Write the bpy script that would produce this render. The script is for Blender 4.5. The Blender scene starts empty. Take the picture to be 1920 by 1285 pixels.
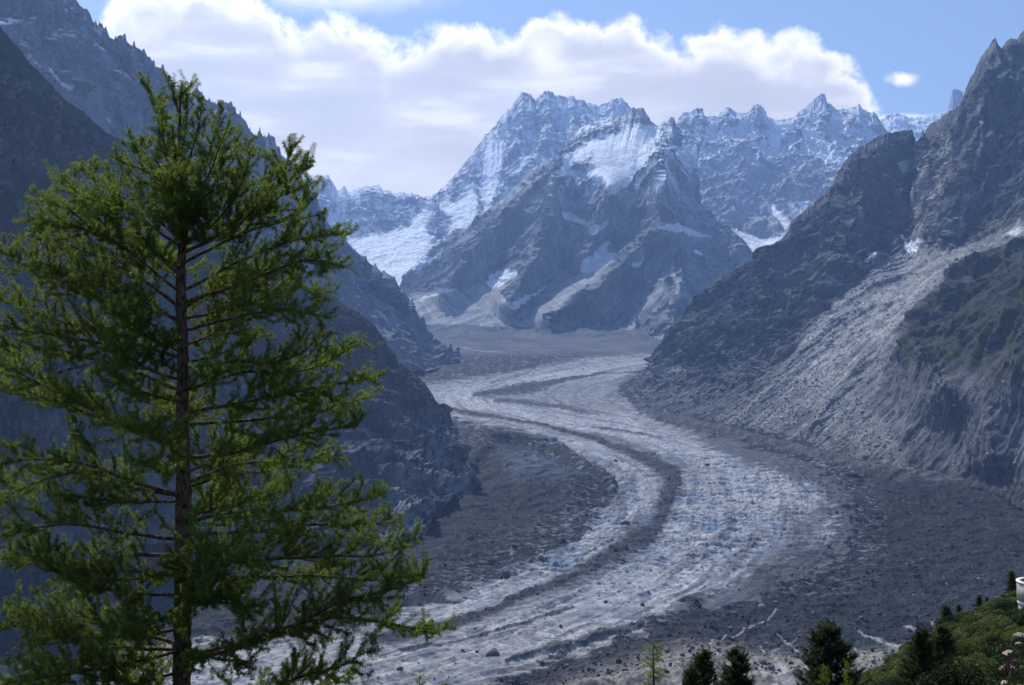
import bpy, math, random
import numpy as np
from mathutils import Vector

# ------------------------------------------------------------------ camera
F = 2240.0                       # focal length in photo pixels (42 mm on 36 mm)
scene = bpy.context.scene
cam_d = bpy.data.cameras.new("camera")
cam_d.lens = 42.0
cam_d.sensor_width = 36.0
cam_d.clip_start = 0.5
cam_d.clip_end = 80000.0
cam = bpy.data.objects.new("camera", cam_d)
scene.collection.objects.link(cam)
cam.location = (0, 0, 0)
cam.rotation_euler = (math.radians(90), 0, 0)
scene.camera = cam

# ------------------------------------------------------------------ sun and view
SUN_AZ = math.radians(-27)       # left of the view direction (+Y)
SUN_EL = math.radians(49)
SUN = Vector((math.sin(SUN_AZ) * math.cos(SUN_EL), math.cos(SUN_AZ) * math.cos(SUN_EL), math.sin(SUN_EL)))
sd = bpy.data.lights.new("sun", 'SUN')
sd.energy = 3.6
sd.angle = math.radians(0.5)
sd.color = (1.0, 0.955, 0.895)
so = bpy.data.objects.new("sun", sd)
scene.collection.objects.link(so)
so.rotation_euler = SUN.to_track_quat('Z', 'Y').to_euler()
scene.view_settings.view_transform = 'Standard'
scene.view_settings.look = 'None'
scene.view_settings.exposure = 0.45
scene.view_settings.gamma = 1.0
HAZE_DENS = 5.0e-5
HAZE_COL = (0.33, 0.53, 1.0)
scene.cycles.max_bounces = 6
scene.cycles.diffuse_bounces = 3
scene.cycles.glossy_bounces = 2
scene.cycles.transmission_bounces = 4
scene.cycles.transparent_max_bounces = 8
scene.cycles.volume_bounces = 1
scene.cycles.caustics_reflective = False
scene.cycles.caustics_refractive = False

# ------------------------------------------------------------------ node helpers
class NT:
    def __init__(s, tree):
        s.t = tree; s.n = tree.nodes; s.l = tree.links
    def new(s, typ, **kw):
        n = s.n.new(typ)
        for k, v in kw.items(): setattr(n, k, v)
        return n
    def link(s, a, b): s.l.new(a, b)
    def _in(s, sock, v):
        if hasattr(v, 'is_output') or isinstance(v, bpy.types.NodeSocket): s.l.new(v, sock)
        elif v is not None: sock.default_value = v
    def math(s, op, a, b=None, c=None, clamp=False):
        n = s.new('ShaderNodeMath', operation=op); n.use_clamp = clamp
        s._in(n.inputs[0], a)
        if b is not None: s._in(n.inputs[1], b)
        if c is not None: s._in(n.inputs[2], c)
        return n.outputs[0]
    def vmath(s, op, a, b=None, scale=None):
        n = s.new('ShaderNodeVectorMath', operation=op)
        s._in(n.inputs[0], a)
        if b is not None: s._in(n.inputs[1], b)
        if scale is not None: s._in(n.inputs['Scale'], scale)
        return n.outputs[0]
    def maprange(s, v, a, b, c=0.0, d=1.0, smooth=True):
        n = s.new('ShaderNodeMapRange', interpolation_type='SMOOTHSTEP' if smooth else 'LINEAR')
        s._in(n.inputs[0], v); s._in(n.inputs[1], a); s._in(n.inputs[2], b); s._in(n.inputs[3], c); s._in(n.inputs[4], d)
        return n.outputs[0]
    def noise(s, vec, scale, detail=4, rough=0.55, dist=0.0, dim='3D'):
        n = s.new('ShaderNodeTexNoise', noise_dimensions=dim)
        if vec is not None: s.l.new(vec, n.inputs['Vector'])
        n.inputs['Scale'].default_value = scale; n.inputs['Detail'].default_value = detail
        n.inputs['Roughness'].default_value = rough; n.inputs['Distortion'].default_value = dist
        return n
    def mix(s, f, a, b, blend='MIX'):
        n = s.new('ShaderNodeMix', data_type='RGBA', blend_type=blend)
        s._in(n.inputs[0], f)
        for sock, v in ((n.inputs[6], a), (n.inputs[7], b)):
            if isinstance(v, (tuple, list)): sock.default_value = (v[0], v[1], v[2], 1)
            else: s.l.new(v, sock)
        return n.outputs[2]

# ------------------------------------------------------------------ world: Nishita sky with a bank of cumulus
def make_world():
    w = bpy.data.worlds.new("World"); scene.world = w; w.use_nodes = True
    t = NT(w.node_tree); t.n.clear()
    sky = t.new('ShaderNodeTexSky', sky_type='NISHITA')
    sky.sun_disc = False; sky.sun_elevation = SUN_EL; sky.sun_rotation = SUN_AZ
    sky.altitude = 1900; sky.air_density = 1.0; sky.dust_density = 1.6; sky.ozone_density = 1.3
    bg_sky = t.new('ShaderNodeBackground'); t.link(sky.outputs[0], bg_sky.inputs[0]); bg_sky.inputs[1].default_value = 0.095
    tc = t.new('ShaderNodeTexCoord')
    sep = t.new('ShaderNodeSeparateXYZ'); t.link(tc.outputs['Generated'], sep.inputs[0])
    yy = t.math('MAXIMUM', sep.outputs[1], 0.02)
    az = t.math('DIVIDE', sep.outputs[0], yy)         # tangent of the bearing
    el = t.math('DIVIDE', sep.outputs[2], yy)         # tangent of the elevation
    comb = t.new('ShaderNodeCombineXYZ'); t.link(az, comb.inputs[0]); t.link(el, comb.inputs[1])
    v = comb.outputs[0]
    # billows: warp then cauliflower noise
    wn = t.noise(v, 9.0, 3, 0.5)
    wv = t.vmath('ADD', v, t.vmath('SCALE', t.vmath('SUBTRACT', wn.outputs['Color'], (0.5, 0.5, 0.5)), scale=0.045))
    n1 = t.noise(wv, 11.0, 2, 0.5).outputs[0]
    n2 = t.noise(wv, 22.0, 9, 0.66).outputs[0]
    vor = t.new('ShaderNodeTexVoronoi', feature='SMOOTH_F1'); t.link(wv, vor.inputs['Vector']); vor.inputs['Scale'].default_value = 17
    vor.inputs['Smoothness'].default_value = 0.6
    vor2 = t.new('ShaderNodeTexVoronoi', feature='SMOOTH_F1'); t.link(wv, vor2.inputs['Vector']); vor2.inputs['Scale'].default_value = 44
    vor2.inputs['Smoothness'].default_value = 0.6
    # top edge of the bank as a curve over bearing
    fc = t.new('ShaderNodeFloatCurve')
    pts = [(0, -220), (165, 60), (190, 8), (215, -20), (360, -30), (480, -8), (540, 34), (590, 22), (650, 28), (705, 50), (730, 66), (790, 42),
           (850, 26), (905, 36), (960, 40), (1005, 20), (1060, 10), (1120, 26), (1190, 20), (1250, 42), (1300, 60), (1345, 44), (1400, 52),
           (1450, 76), (1500, 66), (1560, 98), (1600, 126), (1630, 160), (1652, 196), (1680, 226), (1740, 244), (1800, 275), (1920, 420)]
    cm = fc.mapping; c = cm.curves[0]; cm.use_clip = False
    P = [((x) / 1920.0, 0.5 + y / 1285.0 * 0.5) for x, y in pts]
    c.points[0].location = P[0]; c.points[1].location = P[-1]
    for p in P[1:-1]: c.points.new(*p)
    for p in c.points: p.handle_type = 'AUTO'
    cm.update()
    u = t.math('ADD', t.math('MULTIPLY', az, F / 1920.0), 0.5)
    t.link(u, fc.inputs['Value'])
    edge_py = t.math('MULTIPLY', t.math('SUBTRACT', fc.outputs[0], 0.5), 2.0)       # 0..1 of frame height
    py = t.math('SUBTRACT', 0.5, t.math('MULTIPLY', el, F / 1285.0))
    d = t.math('SUBTRACT', py, edge_py)                                                  # >0 below the edge
    bill = t.math('ADD', t.math('MULTIPLY', t.math('SUBTRACT', n2, 0.5), 0.105), t.math('MULTIPLY', t.math('SUBTRACT', 0.42, vor.outputs[0]), 0.035))
    bill = t.math('ADD', bill, t.math('MULTIPLY', t.math('SUBTRACT', 0.4, vor2.outputs[0]), 0.03))
    dn = t.math('ADD', d, bill)
    alpha = t.maprange(dn, -0.006, 0.022)
    # puff to the right of the bank, low cloud above the snow ridge, thin high veil
    def blob(cx, cy, rx, ry, k=0.5):
        ax = t.math('DIVIDE', t.math('SUBTRACT', az, (cx - 960) / F), rx / F)
        ay = t.math('DIVIDE', t.math('SUBTRACT', el, (642.5 - cy) / F), ry / F)
        r = t.math('SQRT', t.math('ADD', t.math('MULTIPLY', ax, ax), t.math('MULTIPLY', ay, ay)))
        q = t.math('ADD', t.math('SUBTRACT', 1.0, r), t.math('MULTIPLY', t.math('SUBTRACT', n2, 0.5), k * 4))
        return q
    q1 = t.maprange(blob(1692, 148, 36, 16, 0.42), -0.1, 0.75)
    q2 = t.maprange(blob(1690, 228, 120, 16, 0.3), -0.1, 0.6)
    cir = t.noise(t.vmath('MULTIPLY', v, (3.0, 16.0, 1.0)), 3.0, 5, 0.6).outputs[0]
    q3 = t.math('MULTIPLY', t.maprange(blob(620, -20, 330, 60, 0.2), 0.0, 1.0), t.maprange(cir, 0.36, 0.62, 0, 0.65))
    al = t.math('MAXIMUM', alpha, t.math('MAXIMUM', t.math('MULTIPLY', q1, 0.95), t.math('MAXIMUM', t.math('MULTIPLY', q2, 0.85), q3)))
    al = t.math('MULTIPLY', al, t.maprange(sep.outputs[1], 0.05, 0.25))
    # shading: sunlit rim and lit lumps against a soft grey-lilac body with flat bands
    rim = t.maprange(dn, 0.0, 0.06, 1.0, 0.0)
    n3 = t.noise(wv, 6.0, 5, 0.55).outputs[0]
    band = t.noise(t.vmath('MULTIPLY', v, (2.2, 9.0, 1.0)), 4.0, 4, 0.5).outputs[0]
    lump = t.math('MULTIPLY', t.maprange(n3, 0.5, 0.66), t.maprange(dn, 0.0, 0.3, 1.0, 0.35))
    low = t.maprange(py, 0.2, 0.3, 0.0, 1.0)
    lit = t.math('MAXIMUM', t.math('MULTIPLY', rim, t.maprange(n2, 0.36, 0.5, 0.55, 1.0)), t.math('MULTIPLY', lump, 0.75))
    lit = t.math('MAXIMUM', lit, t.math('MAXIMUM', t.math('MULTIPLY', low, 0.22), t.maprange(band, 0.5, 0.72, 0, 0.4)))
    lit = t.math('MAXIMUM', lit, t.math('MULTIPLY', q1, 0.7)); lit = t.math('MAXIMUM', lit, t.math('MULTIPLY', q2, 0.62))
    body = t.mix(t.maprange(band, 0.3, 0.7), (0.64, 0.595, 0.515), (0.80, 0.745, 0.65))
    ccol = t.mix(lit, body, (1.45, 1.35, 1.15))
    bg_c = t.new('ShaderNodeBackground'); t.link(ccol, bg_c.inputs[0]); bg_c.inputs[1].default_value = 1.0
    mx = t.new('ShaderNodeMixShader'); t.link(al, mx.inputs[0]); t.link(bg_sky.outputs[0], mx.inputs[1]); t.link(bg_c.outputs[0], mx.inputs[2])
    out = t.new('ShaderNodeOutputWorld'); t.link(mx.outputs[0], out.inputs[0])
    w.cycles.sampling_method = 'MANUAL'; w.cycles.sample_map_resolution = 1024
make_world()

# ------------------------------------------------------------------ numeric noise
def _h(ix, iy, iz, seed):
    h = (ix * np.uint32(374761393)) ^ (iy * np.uint32(668265263)) ^ (iz * np.uint32(2147483647 & 0x9E3779B1)) ^ np.uint32(seed * 7919 + 17)
    h = (h ^ (h >> np.uint32(13))) * np.uint32(1274126177)
    h = h ^ (h >> np.uint32(16))
    return h
def perlin(x, y, z=None, seed=0):
    x = np.asarray(x, np.float32); y = np.asarray(y, np.float32)
    z = np.zeros_like(x) if z is None else np.asarray(z, np.float32)
    xf = np.floor(x); yf = np.floor(y); zf = np.floor(z)
    fx = x - xf; fy = y - yf; fz = z - zf
    ix = xf.astype(np.int64).astype(np.uint32); iy = yf.astype(np.int64).astype(np.uint32); iz = zf.astype(np.int64).astype(np.uint32)
    u = fx * fx * fx * (fx * (fx * 6 - 15) + 10); v = fy * fy * fy * (fy * (fy * 6 - 15) + 10); w = fz * fz * fz * (fz * (fz * 6 - 15) + 10)
    def g(a, b, c):
        h = _h(ix + np.uint32(a), iy + np.uint32(b), iz + np.uint32(c), seed)
        gx = (h & np.uint32(1023)).astype(np.float32) * (2 / 1023.) - 1
        gy = ((h >> np.uint32(10)) & np.uint32(1023)).astype(np.float32) * (2 / 1023.) - 1
        gz = ((h >> np.uint32(20)) & np.uint32(1023)).astype(np.float32) * (2 / 1023.) - 1
        return gx * (fx - a) + gy * (fy - b) + gz * (fz - c)
    def L(a, b, t): return a + t * (b - a)
    r0 = L(L(g(0, 0, 0), g(1, 0, 0), u), L(g(0, 1, 0), g(1, 1, 0), u), v)
    r1 = L(L(g(0, 0, 1), g(1, 0, 1), u), L(g(0, 1, 1), g(1, 1, 1), u), v)
    return L(r0, r1, w) * 1.25
def fbm(x, y, z=None, o=5, seed=0, gain=0.5, lac=2.03):
    a = 1.0; s = 0; f = 1.0; tot = 0
    for i in range(o):
        s = s + a * perlin(x * f, y * f, None if z is None else z * f, seed + i * 13); tot += a
        a *= gain; f *= lac
    return s / tot
def ridged(x, y, z=None, o=5, seed=0, gain=0.52, lac=2.07):
    a = 1.0; s = 0; f = 1.0; tot = 0; prev = 1.0
    for i in range(o):
        n = 1 - np.abs(perlin(x * f, y * f, None if z is None else z * f, seed + i * 13)) * 2.0
        n = np.clip(n, 0, 1) ** 1.6
        s = s + a * n * prev; tot += a; prev = 0.35 + 0.65 * n
        a *= gain; f *= lac
    return s / tot
def sstep(a, b, x):
    t = np.clip((x - a) / (b - a + 1e-12), 0, 1); return t * t * (3 - 2 * t)
def sdf_poly(px, py, poly):
    """signed distance (inside > 0) to a closed polygon"""
    poly = np.asarray(poly, float); out = np.full(px.shape, -1e4, np.float32)
    x0, y0 = poly.min(0) - 60; x1, y1 = poly.max(0) + 60
    m = (px > x0) & (px < x1) & (py > y0) & (py < y1)
    if not m.any(): return out
    x = px[m]; y = py[m]; d = np.full(x.shape, 1e9, np.float32); ins = np.zeros(x.shape, bool)
    for i in range(len(poly)):
        ax, ay = poly[i]; bx, by = poly[(i + 1) % len(poly)]
        ex, ey = bx - ax, by - ay
        t = np.clip(((x - ax) * ex + (y - ay) * ey) / (ex * ex + ey * ey + 1e-9), 0, 1)
        d = np.minimum(d, np.hypot(x - ax - t * ex, y - ay - t * ey))
        if ay != by:
            c = ((ay > y) != (by > y)) & (x < ex * (y - ay) / (by - ay) + ax); ins ^= c
    out[m] = np.where(ins, d, -d); return out
def d_line(px, py, line):
    """distance to a polyline, its local width interpolated; returns (dist/width)"""
    L = np.asarray(line, float); best = np.full(px.shape, 1e3, np.float32)
    mx = L[:, 2].max() * 4 + 10
    m = (px > L[:, 0].min() - mx) & (px < L[:, 0].max() + mx) & (py > L[:, 1].min() - mx) & (py < L[:, 1].max() + mx)
    if not m.any(): return best
    x = px[m]; y = py[m]; b = best[m]
    for i in range(len(L) - 1):
        ax, ay, wa = L[i]; bx, by, wb = L[i + 1]; ex, ey = bx - ax, by - ay
        t = np.clip(((x - ax) * ex + (y - ay) * ey) / (ex * ex + ey * ey + 1e-9), 0, 1)
        b = np.minimum(b, np.hypot(x - ax - t * ex, y - ay - t * ey) / (wa + t * (wb - wa)))
    best[m] = b; return best
def lerp(a, b, t):
    a = np.asarray(a, np.float32); b = np.asarray(b, np.float32)
    t = np.asarray(t)[..., None] if np.ndim(t) else t
    return a + (b - a) * t

# ------------------------------------------------------------------ mesh helpers
def link(o, parent=None):
    scene.collection.objects.link(o)
    if parent is not None: o.parent = parent
    return o
def mesh_np(name, verts, faces, mat, parent=None, smooth=False, attrs=None, n=4):
    """faces: (k,n) int array"""
    me = bpy.data.meshes.new(name)
    verts = np.ascontiguousarray(verts, np.float32); faces = np.ascontiguousarray(faces, np.int32)
    me.vertices.add(len(verts)); me.vertices.foreach_set('co', verts.ravel())
    k, n = faces.shape
    me.loops.add(k * n); me.loops.foreach_set('vertex_index', faces.ravel())
    me.polygons.add(k); me.polygons.foreach_set('loop_start', np.arange(0, k * n, n, dtype=np.int32))
    if smooth: me.polygons.foreach_set('use_smooth', np.ones(k, bool))
    me.update(calc_edges=True)
    if attrs:
        for an, av in attrs.items():
            av = np.ascontiguousarray(av, np.float32)
            if av.ndim == 2:
                a = me.attributes.new(an, 'FLOAT_COLOR', 'POINT')
                c4 = np.ones((len(av), 4), np.float32); c4[:, :3] = av
                a.data.foreach_set('color', c4.ravel())
            else:
                a = me.attributes.new(an, 'FLOAT', 'POINT'); a.data.foreach_set('value', av)
    if mat: me.materials.append(mat)
    return link(bpy.data.objects.new(name, me), parent)
def grid_faces(nv, nu):
    i = np.arange((nv - 1) * (nu - 1)).reshape(nv - 1, nu - 1); r = np.arange(nv - 1)[:, None] * nu + np.arange(nu - 1)[None]
    return np.stack([r, r + nu, r + nu + 1, r + 1], -1).reshape(-1, 4)
def tag(o, label=None, cat=None, group=None, kind=None):
    if label: o['label'] = label
    if cat: o['category'] = cat
    if group: o['group'] = group
    if kind: o['kind'] = kind
    return o
def empty(name, loc):
    o = bpy.data.objects.new(name, None); scene.collection.objects.link(o); o.location = loc; return o
def at(px, py, D):
    return np.array([(px - 960.0) / F * D, D, (642.5 - py) / F * D])

# ------------------------------------------------------------------ materials
def principled(name, col=(0.5, 0.5, 0.5), rough=0.8, spec=0.2):
    m = bpy.data.materials.new(name); m.use_nodes = True
    t = NT(m.node_tree); b = t.n['Principled BSDF']
    b.inputs['Base Color'].default_value = (*col, 1); b.inputs['Roughness'].default_value = rough
    b.inputs['Specular IOR Level'].default_value = spec
    return m, t, b
def terrain_mat(name, s1, s2, bump=1.0, contrast=0.35, rough=0.9, streak=1.0, spec=0.04, tint=(0.90, 0.98, 1.09)):
    """albedo per vertex (attribute Col) broken up by fine noise in metres; s1, s2: feature sizes in metres"""
    m, t, b = principled(name, rough=rough, spec=spec)
    at_ = t.new('ShaderNodeAttribute', attribute_name='Col')
    geo = t.new('ShaderNodeNewGeometry')
    p = t.vmath('MULTIPLY', geo.outputs['Position'], (1.0, 1.0, streak))
    n1 = t.noise(p, 1.0 / s1, 6, 0.62, 0.3).outputs[0]
    n2 = t.noise(p, 1.0 / s2, 5, 0.65).outputs[0]
    f = t.math('ADD', t.math('MULTIPLY', t.math('SUBTRACT', n1, 0.5), contrast * 4), t.math('MULTIPLY', t.math('SUBTRACT', n2, 0.5), contrast * 3.6))
    f = t.math('ADD', f, 1.0); f = t.math('MAXIMUM', f, 0.25)
    col = t.vmath('MULTIPLY', t.vmath('SCALE', at_.outputs['Color'], scale=f), tint)
    t.link(col, b.inputs['Base Color'])
    bp = t.new('ShaderNodeBump'); bp.inputs['Strength'].default_value = 0.9; bp.inputs['Distance'].default_value = s2 * 0.8 * bump
    t.link(t.math('ADD', n2, t.math('MULTIPLY', n1, 1.6)), bp.inputs['Height']); t.link(bp.outputs[0], b.inputs['Normal'])
    return m
# ------------------------------------------------------------------ valley floor: glacier, moraines, debris
PL_A, PL_B = 470.0, 0.092                      # floor plane: z = PL_B*y - PL_A
def gy(py): return PL_A / ((py - 642.5) / F + PL_B)
ICE = [(1240, 663), (1180, 665), (1100, 671), (1040, 681), (960, 699), (880, 711), (780, 722), (790, 745), (828, 776), (850, 783), (920, 797), (960, 803),
       (1000, 820), (1040, 838), (1090, 857), (1132, 884), (1152, 905), (1168, 925), (1150, 945), (1122, 962), (1112, 978), (1074, 1013), (1012, 1041),
       (957, 1072), (905, 1099), (833, 1124), (770, 1150), (700, 1172), (560, 1180), (420, 1188), (300, 1212), (100, 1240), (-120, 1255),
       (-120, 1400), (820, 1400), (890, 1290), (957, 1267), (1019, 1249), (1092, 1222), (1150, 1195), (1230, 1160), (1300, 1140), (1370, 1128), (1425, 1105), (1480, 1088),
       (1535, 1062), (1578, 1035), (1602, 1000), (1592, 960), (1584, 925), (1565, 897), (1520, 874), (1450, 850), (1400, 836), (1300, 806), (1215, 786), (1190, 765),
       (1165, 745), (1160, 722), (1180, 705), (1215, 690)]
MORAINES = [  # dark stripes (px, py, half width)
    [(800, 757, 2), (870, 773, 2.5), (950, 786, 2), (1050, 806, 3), (1120, 822, 5), (1180, 845, 9), (1225, 868, 13), (1262, 890, 17), (1262, 912, 15), (1246, 950, 12), (1232, 985, 13),
     (1200, 1012, 17), (1150, 1045, 11), (1100, 1073, 10), (1000, 1110, 9), (920, 1143, 9), (850, 1170, 10), (790, 1186, 12), (700, 1200, 9)],
    [(890, 741, 4), (930, 736, 8), (985, 728, 11), (1020, 722, 8), (1060, 712, 4), (1120, 702, 1.5), (1200, 697, 1)],
    [(930, 750, 5), (1000, 757, 5), (1060, 766, 4), (1120, 778, 2)],
    [(1250, 792, 2.5), (1330, 812, 3), (1420, 838, 4), (1500, 858, 7)],
    [(1110, 801, 3), (1160, 808, 2), (1240, 822, 1)],
    [(700, 1236, 1.5), (860, 1202, 2), (1000, 1165, 3), (1080, 1140, 3)],
    [(950, 1242, 3), (1080, 1205, 5), (1200, 1165, 7)],
]
DIRTY = [(1545, 950, 12), (1525, 985, 17), (1490, 1030, 28), (1440, 1075, 32)]
def build_floor():
    pys = np.concatenate([np.arange(1330, 1100, -0.9), np.arange(1100, 700, -0.8), np.arange(700, 600, -0.45)])
    pxs = np.arange(-90, 2010, 1.15)
    px, py = np.meshgrid(pxs, pys); px = px.astype(np.float32); py = py.astype(np.float32)
    Y = PL_A / ((py - 642.5) / F + PL_B); X = (px - 960) / F * Y; Z = PL_B * Y - PL_A
    # irregular borders
    wx = fbm(X / 90, Y / 90, o=4, seed=3) * 22 * (1800 / Y) + fbm(X / 18, Y / 18, o=3, seed=5) * 5 * (1800 / Y)
    wy = fbm(X / 90, Y / 90, o=4, seed=9) * 12 * (1800 / Y) ** 1.5 + fbm(X / 18, Y / 18, o=3, seed=8) * 3 * (1800 / Y)
    qx, qy = px + wx, py + wy
    s = sdf_poly(qx, qy, ICE)
    ice = sstep(-5, 5, s + (fbm(X / 60, Y / 36, o=6, seed=21, gain=.65) * 62 + 2) * np.clip(1900 / Y, 0, 1.3) ** 1.5 * (0.35 + .65 * sstep(-60, 0, px - 960 + 300)))
    mor = np.zeros_like(X)
    for k, L in enumerate(MORAINES):
        mor = np.maximum(mor, sstep(1.5, 0.6, d_line(px + wx * 0.8, py + wy * 0.8, L) * 1.25 + fbm(X / 24, Y / 14, o=4, seed=31 + k, gain=.7) * 2.2) * (0.95 if k < 2 else 0.6))
    dirty = np.maximum(sstep(1.9, 0.3, d_line(qx, qy, DIRTY)) * 0.6, sstep(-10, 12, sdf_poly(qx, qy, [(900, 745), (1010, 722), (1120, 706), (1180, 712), (1160, 745), (1185, 772), (1120, 778), (1000, 762)])) * .42)
    # flow coordinates: signed distance to the main moraine and length along it, in metres
    FL = [(1300, 664), (1150, 676), (1020, 694), (920, 714), (868, 734), (862, 750), (885, 770), (950, 785), (1050, 805), (1120, 822), (1180, 845), (1225, 868), (1258, 890), (1262, 912), (1246, 950), (1232, 985), (1200, 1012), (1150, 1045), (1100, 1073), (1000, 1110), (920, 1143), (850, 1170), (700, 1205), (400, 1260), (0, 1330)]
    fp = [((q[0] - 960) / F * gy(q[1]), gy(q[1])) for q in FL]
    best = np.full(X.shape, 1e9, np.float32); S = np.zeros_like(X); Dn = np.zeros_like(X); acc = 0.0
    for i in range(len(fp) - 1):
        ax, ay = fp[i]; bx, by = fp[i + 1]; ex, ey = bx - ax, by - ay; ll = math.hypot(ex, ey)
        t = ((X - ax) * ex + (Y - ay) * ey) / (ll * ll); tc = np.clip(t, 0, 1)
        dd = np.hypot(X - ax - tc * ex, Y - ay - tc * ey); m = dd < best
        sg = np.sign((X - ax) * ey - (Y - ay) * ex)
        best = np.where(m, dd, best); Dn = np.where(m, dd * sg, Dn); S = np.where(m, acc + tc * ll, S); acc += ll
    del best
    low = sstep(700, 1000, py)                                   # 0 far, 1 near
    w1 = fbm(X / 240, Y / 240, o=3, seed=41) * 70
    w2 = fbm(X / 60, Y / 60, o=3, seed=42) * 14
    crev = ridged((X + w1 + w2) / 130, (Y + 0.10 * X + w1 * .5 + w2) / 15, o=4, seed=51)
    ser = ridged((X + w1) / 34, (Y - w1) / 26, o=5, seed=61)
    fine = ridged(X / 11, Y / 8, o=4, seed=66)
    zone = np.clip(sstep(1130, 1000, py + fbm(X / 200, Y / 200, o=2, seed=71) * 90) * sstep(800, 900, py), 0, 1)
    smooth_far = sstep(690, 850, py)
    streak = fbm((Dn + w1 * .35) / 30, S / 420, o=5, seed=77)
    fl = fbm((Dn + w1 * .3 + w2) / 13, S / 150, o=5, seed=78)
    h_ice = (crev - 0.4) * 9 * zone + (ser - 0.4) * 4.5 * (0.3 + 0.7 * zone) * (0.2 + 0.8 * smooth_far) + (fine - 0.4) * 1.8 * (0.3 + .7 * smooth_far) + streak * 9 + fl * 4
    deb = ridged(X / 60, Y / 45, o=6, seed=81)
    debf = fbm(X / 9, Y / 9, o=4, seed=83)
    h_deb = (deb - 0.4) * 8 + debf * 3.2 + fbm(X / 300, Y / 300, o=3, seed=84) * 18
    halo = sstep(2.6, .8, d_line(px + wx, py + wy, MORAINES[0]) + fbm(X / 50, Y / 22, o=4, seed=131, gain=.65) * 3.2) * .6
    dirty = np.maximum(dirty, halo)
    clean = ice * (1 - mor) * (1 - dirty)
    Z = Z + h_ice * clean + h_deb * (1 - clean) * (0.55 + 0.45 * smooth_far)
    Z = Z + mor * 2 - (1 - ice) * 3
    # debris hump left of the main moraine, steep dirty ice front
    hump = sstep(0, 60, sdf_poly(px, py, [(800, 770), (880, 790), (960, 800), (1040, 838), (1140, 890), (1160, 925), (1080, 960), (980, 960), (900, 900), (860, 850)]))
    Z = Z + hump * 26 + sstep(1.2, 0.0, d_line(px, py, [(890, 868, 12), (960, 830, 14), (1030, 832, 16), (1100, 880, 14), (1150, 915, 10)])) * 18
    # near bank: rises towards the viewer
    bank = sstep(0, 150, sdf_poly(px, py, [(860, 1310), (957, 1270), (1092, 1226), (1220, 1186), (1300, 1166), (1420, 1180), (1560, 1190), (1700, 1165), (1800, 1120), (1930, 1080), (2050, 1050), (2050, 1400), (860, 1400)]))
    gul = ridged((X + Y * 0.10) / 34, Y / 260, o=4, seed=91)
    Z = Z + bank * (34 + (gul - 0.5) * 9)
    # right edge: lateral moraine against the wall
    lat = sstep(1.0, 0.0, d_line(px, py, [(1210, 775, 8), (1400, 822, 9), (1550, 858, 10), (1650, 884, 12), (1760, 900, 14), (1860, 902, 16), (1960, 930, 22)]))
    Z = Z + lat * 16
    nfar = sstep(655, 620, py); Z = Z + nfar * ridged(X / 240, Y / 240, o=5, seed=93) * 34
    # ---- albedo
    n_big = fbm(X / 170, Y / 170, o=4, seed=101); n_mid = fbm(X / 26, Y / 20, o=4, seed=102); n_sm = perlin(X / 6, Y / 6, seed=103)
    icec = lerp((0.23, 0.25, 0.285), (0.53, 0.535, 0.545), sstep(-0.35, 0.4, n_mid + 0.4 * n_big))
    blue = sstep(0.42, 0.24, crev) * zone
    icec = lerp(icec, (0.13, 0.20, 0.33), np.clip(blue * 0.9, 0, 1))
    dirt = sstep(0.02, 0.42, np.maximum(streak * 1.3, fl * 1.1 * (.35 + .65 * sstep(980, 1100, py))) + n_sm * 0.32 + n_mid * 0.42 + n_big * .3)
    gritty = sstep(0.25, 0.6, n_sm + n_mid * 0.5)
    icec = lerp(icec, (0.13, 0.13, 0.14), np.clip(dirt * 0.85 + gritty * 0.35, 0, 1))
    grime = sstep(75, 0, s) * sstep(1250, 1400, px) + sstep(40, 0, s) * .6
    icec = lerp(icec, (0.085, 0.088, 0.095), np.clip(sstep(-.25, .25, fbm(X / 40, Y / 16, o=5, seed=111, gain=.6) + grime * .7 - .45) * sstep(0, .4, grime), 0, .95))
    seam = np.maximum(sstep(0.33, 0.2, ser), sstep(.3, .2, fine) * .6) * (0.4 + .6 * smooth_far)
    icec = lerp(icec, (0.12, 0.15, 0.21), seam * 0.6)
    warmth = sstep(1120, 1200, py) * 0.8
    icec = lerp(icec, icec * np.array([1.06, 1.0, 0.93], np.float32), warmth)
    debc = lerp((0.015, 0.018, 0.022), (0.052, 0.055, 0.060), sstep(-0.5, 0.6, n_mid * 0.8 + n_sm * 0.4 + n_big * 0.5))
    stones = sstep(0.40, 0.62, n_sm) * sstep(-.2, .3, perlin(X / 40, Y / 40, seed=105))
    debc = lerp(debc, (0.34, 0.34, 0.35), stones * 0.5)
    # icy glints through the debris near its edge with the clean ice
    gl = sstep(0.62, 0.8, ridged(X / 45, Y / 10, o=4, seed=107)) * sstep(-110, -10, s) * (py < 1110)
    debc = lerp(debc, (0.30, 0.35, 0.43), gl * 0.6)
    hump_blue = sstep(0, 40, sdf_poly(px, py, [(900, 850), (1000, 840), (1080, 870), (1130, 915), (1060, 935), (950, 925)]))
    debc = lerp(debc, (0.12, 0.17, 0.25), hump_blue * 0.6 * sstep(-.3, .3, n_mid))
    bankc = lerp((0.15, 0.135, 0.12), (0.34, 0.305, 0.27), sstep(-0.5, 0.5, n_mid + n_sm * 0.6 + n_big * 0.5))
    white_g = sstep(0.46, 0.22, gul) * sstep(1185, 1240, py) * sstep(1180, 1300, px)
    bankc = lerp(bankc, (0.56, 0.55, 0.54), white_g * sstep(-.2, .4, n_big + n_mid * .5) * .85)
    debc = lerp(debc, bankc, np.clip(bank * 1.5, 0, 1) * sstep(1170, 1240, py + n_big * 30 - (px > 1500) * 0))
    # pale outwash streaks
    st = np.zeros_like(X)
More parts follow.
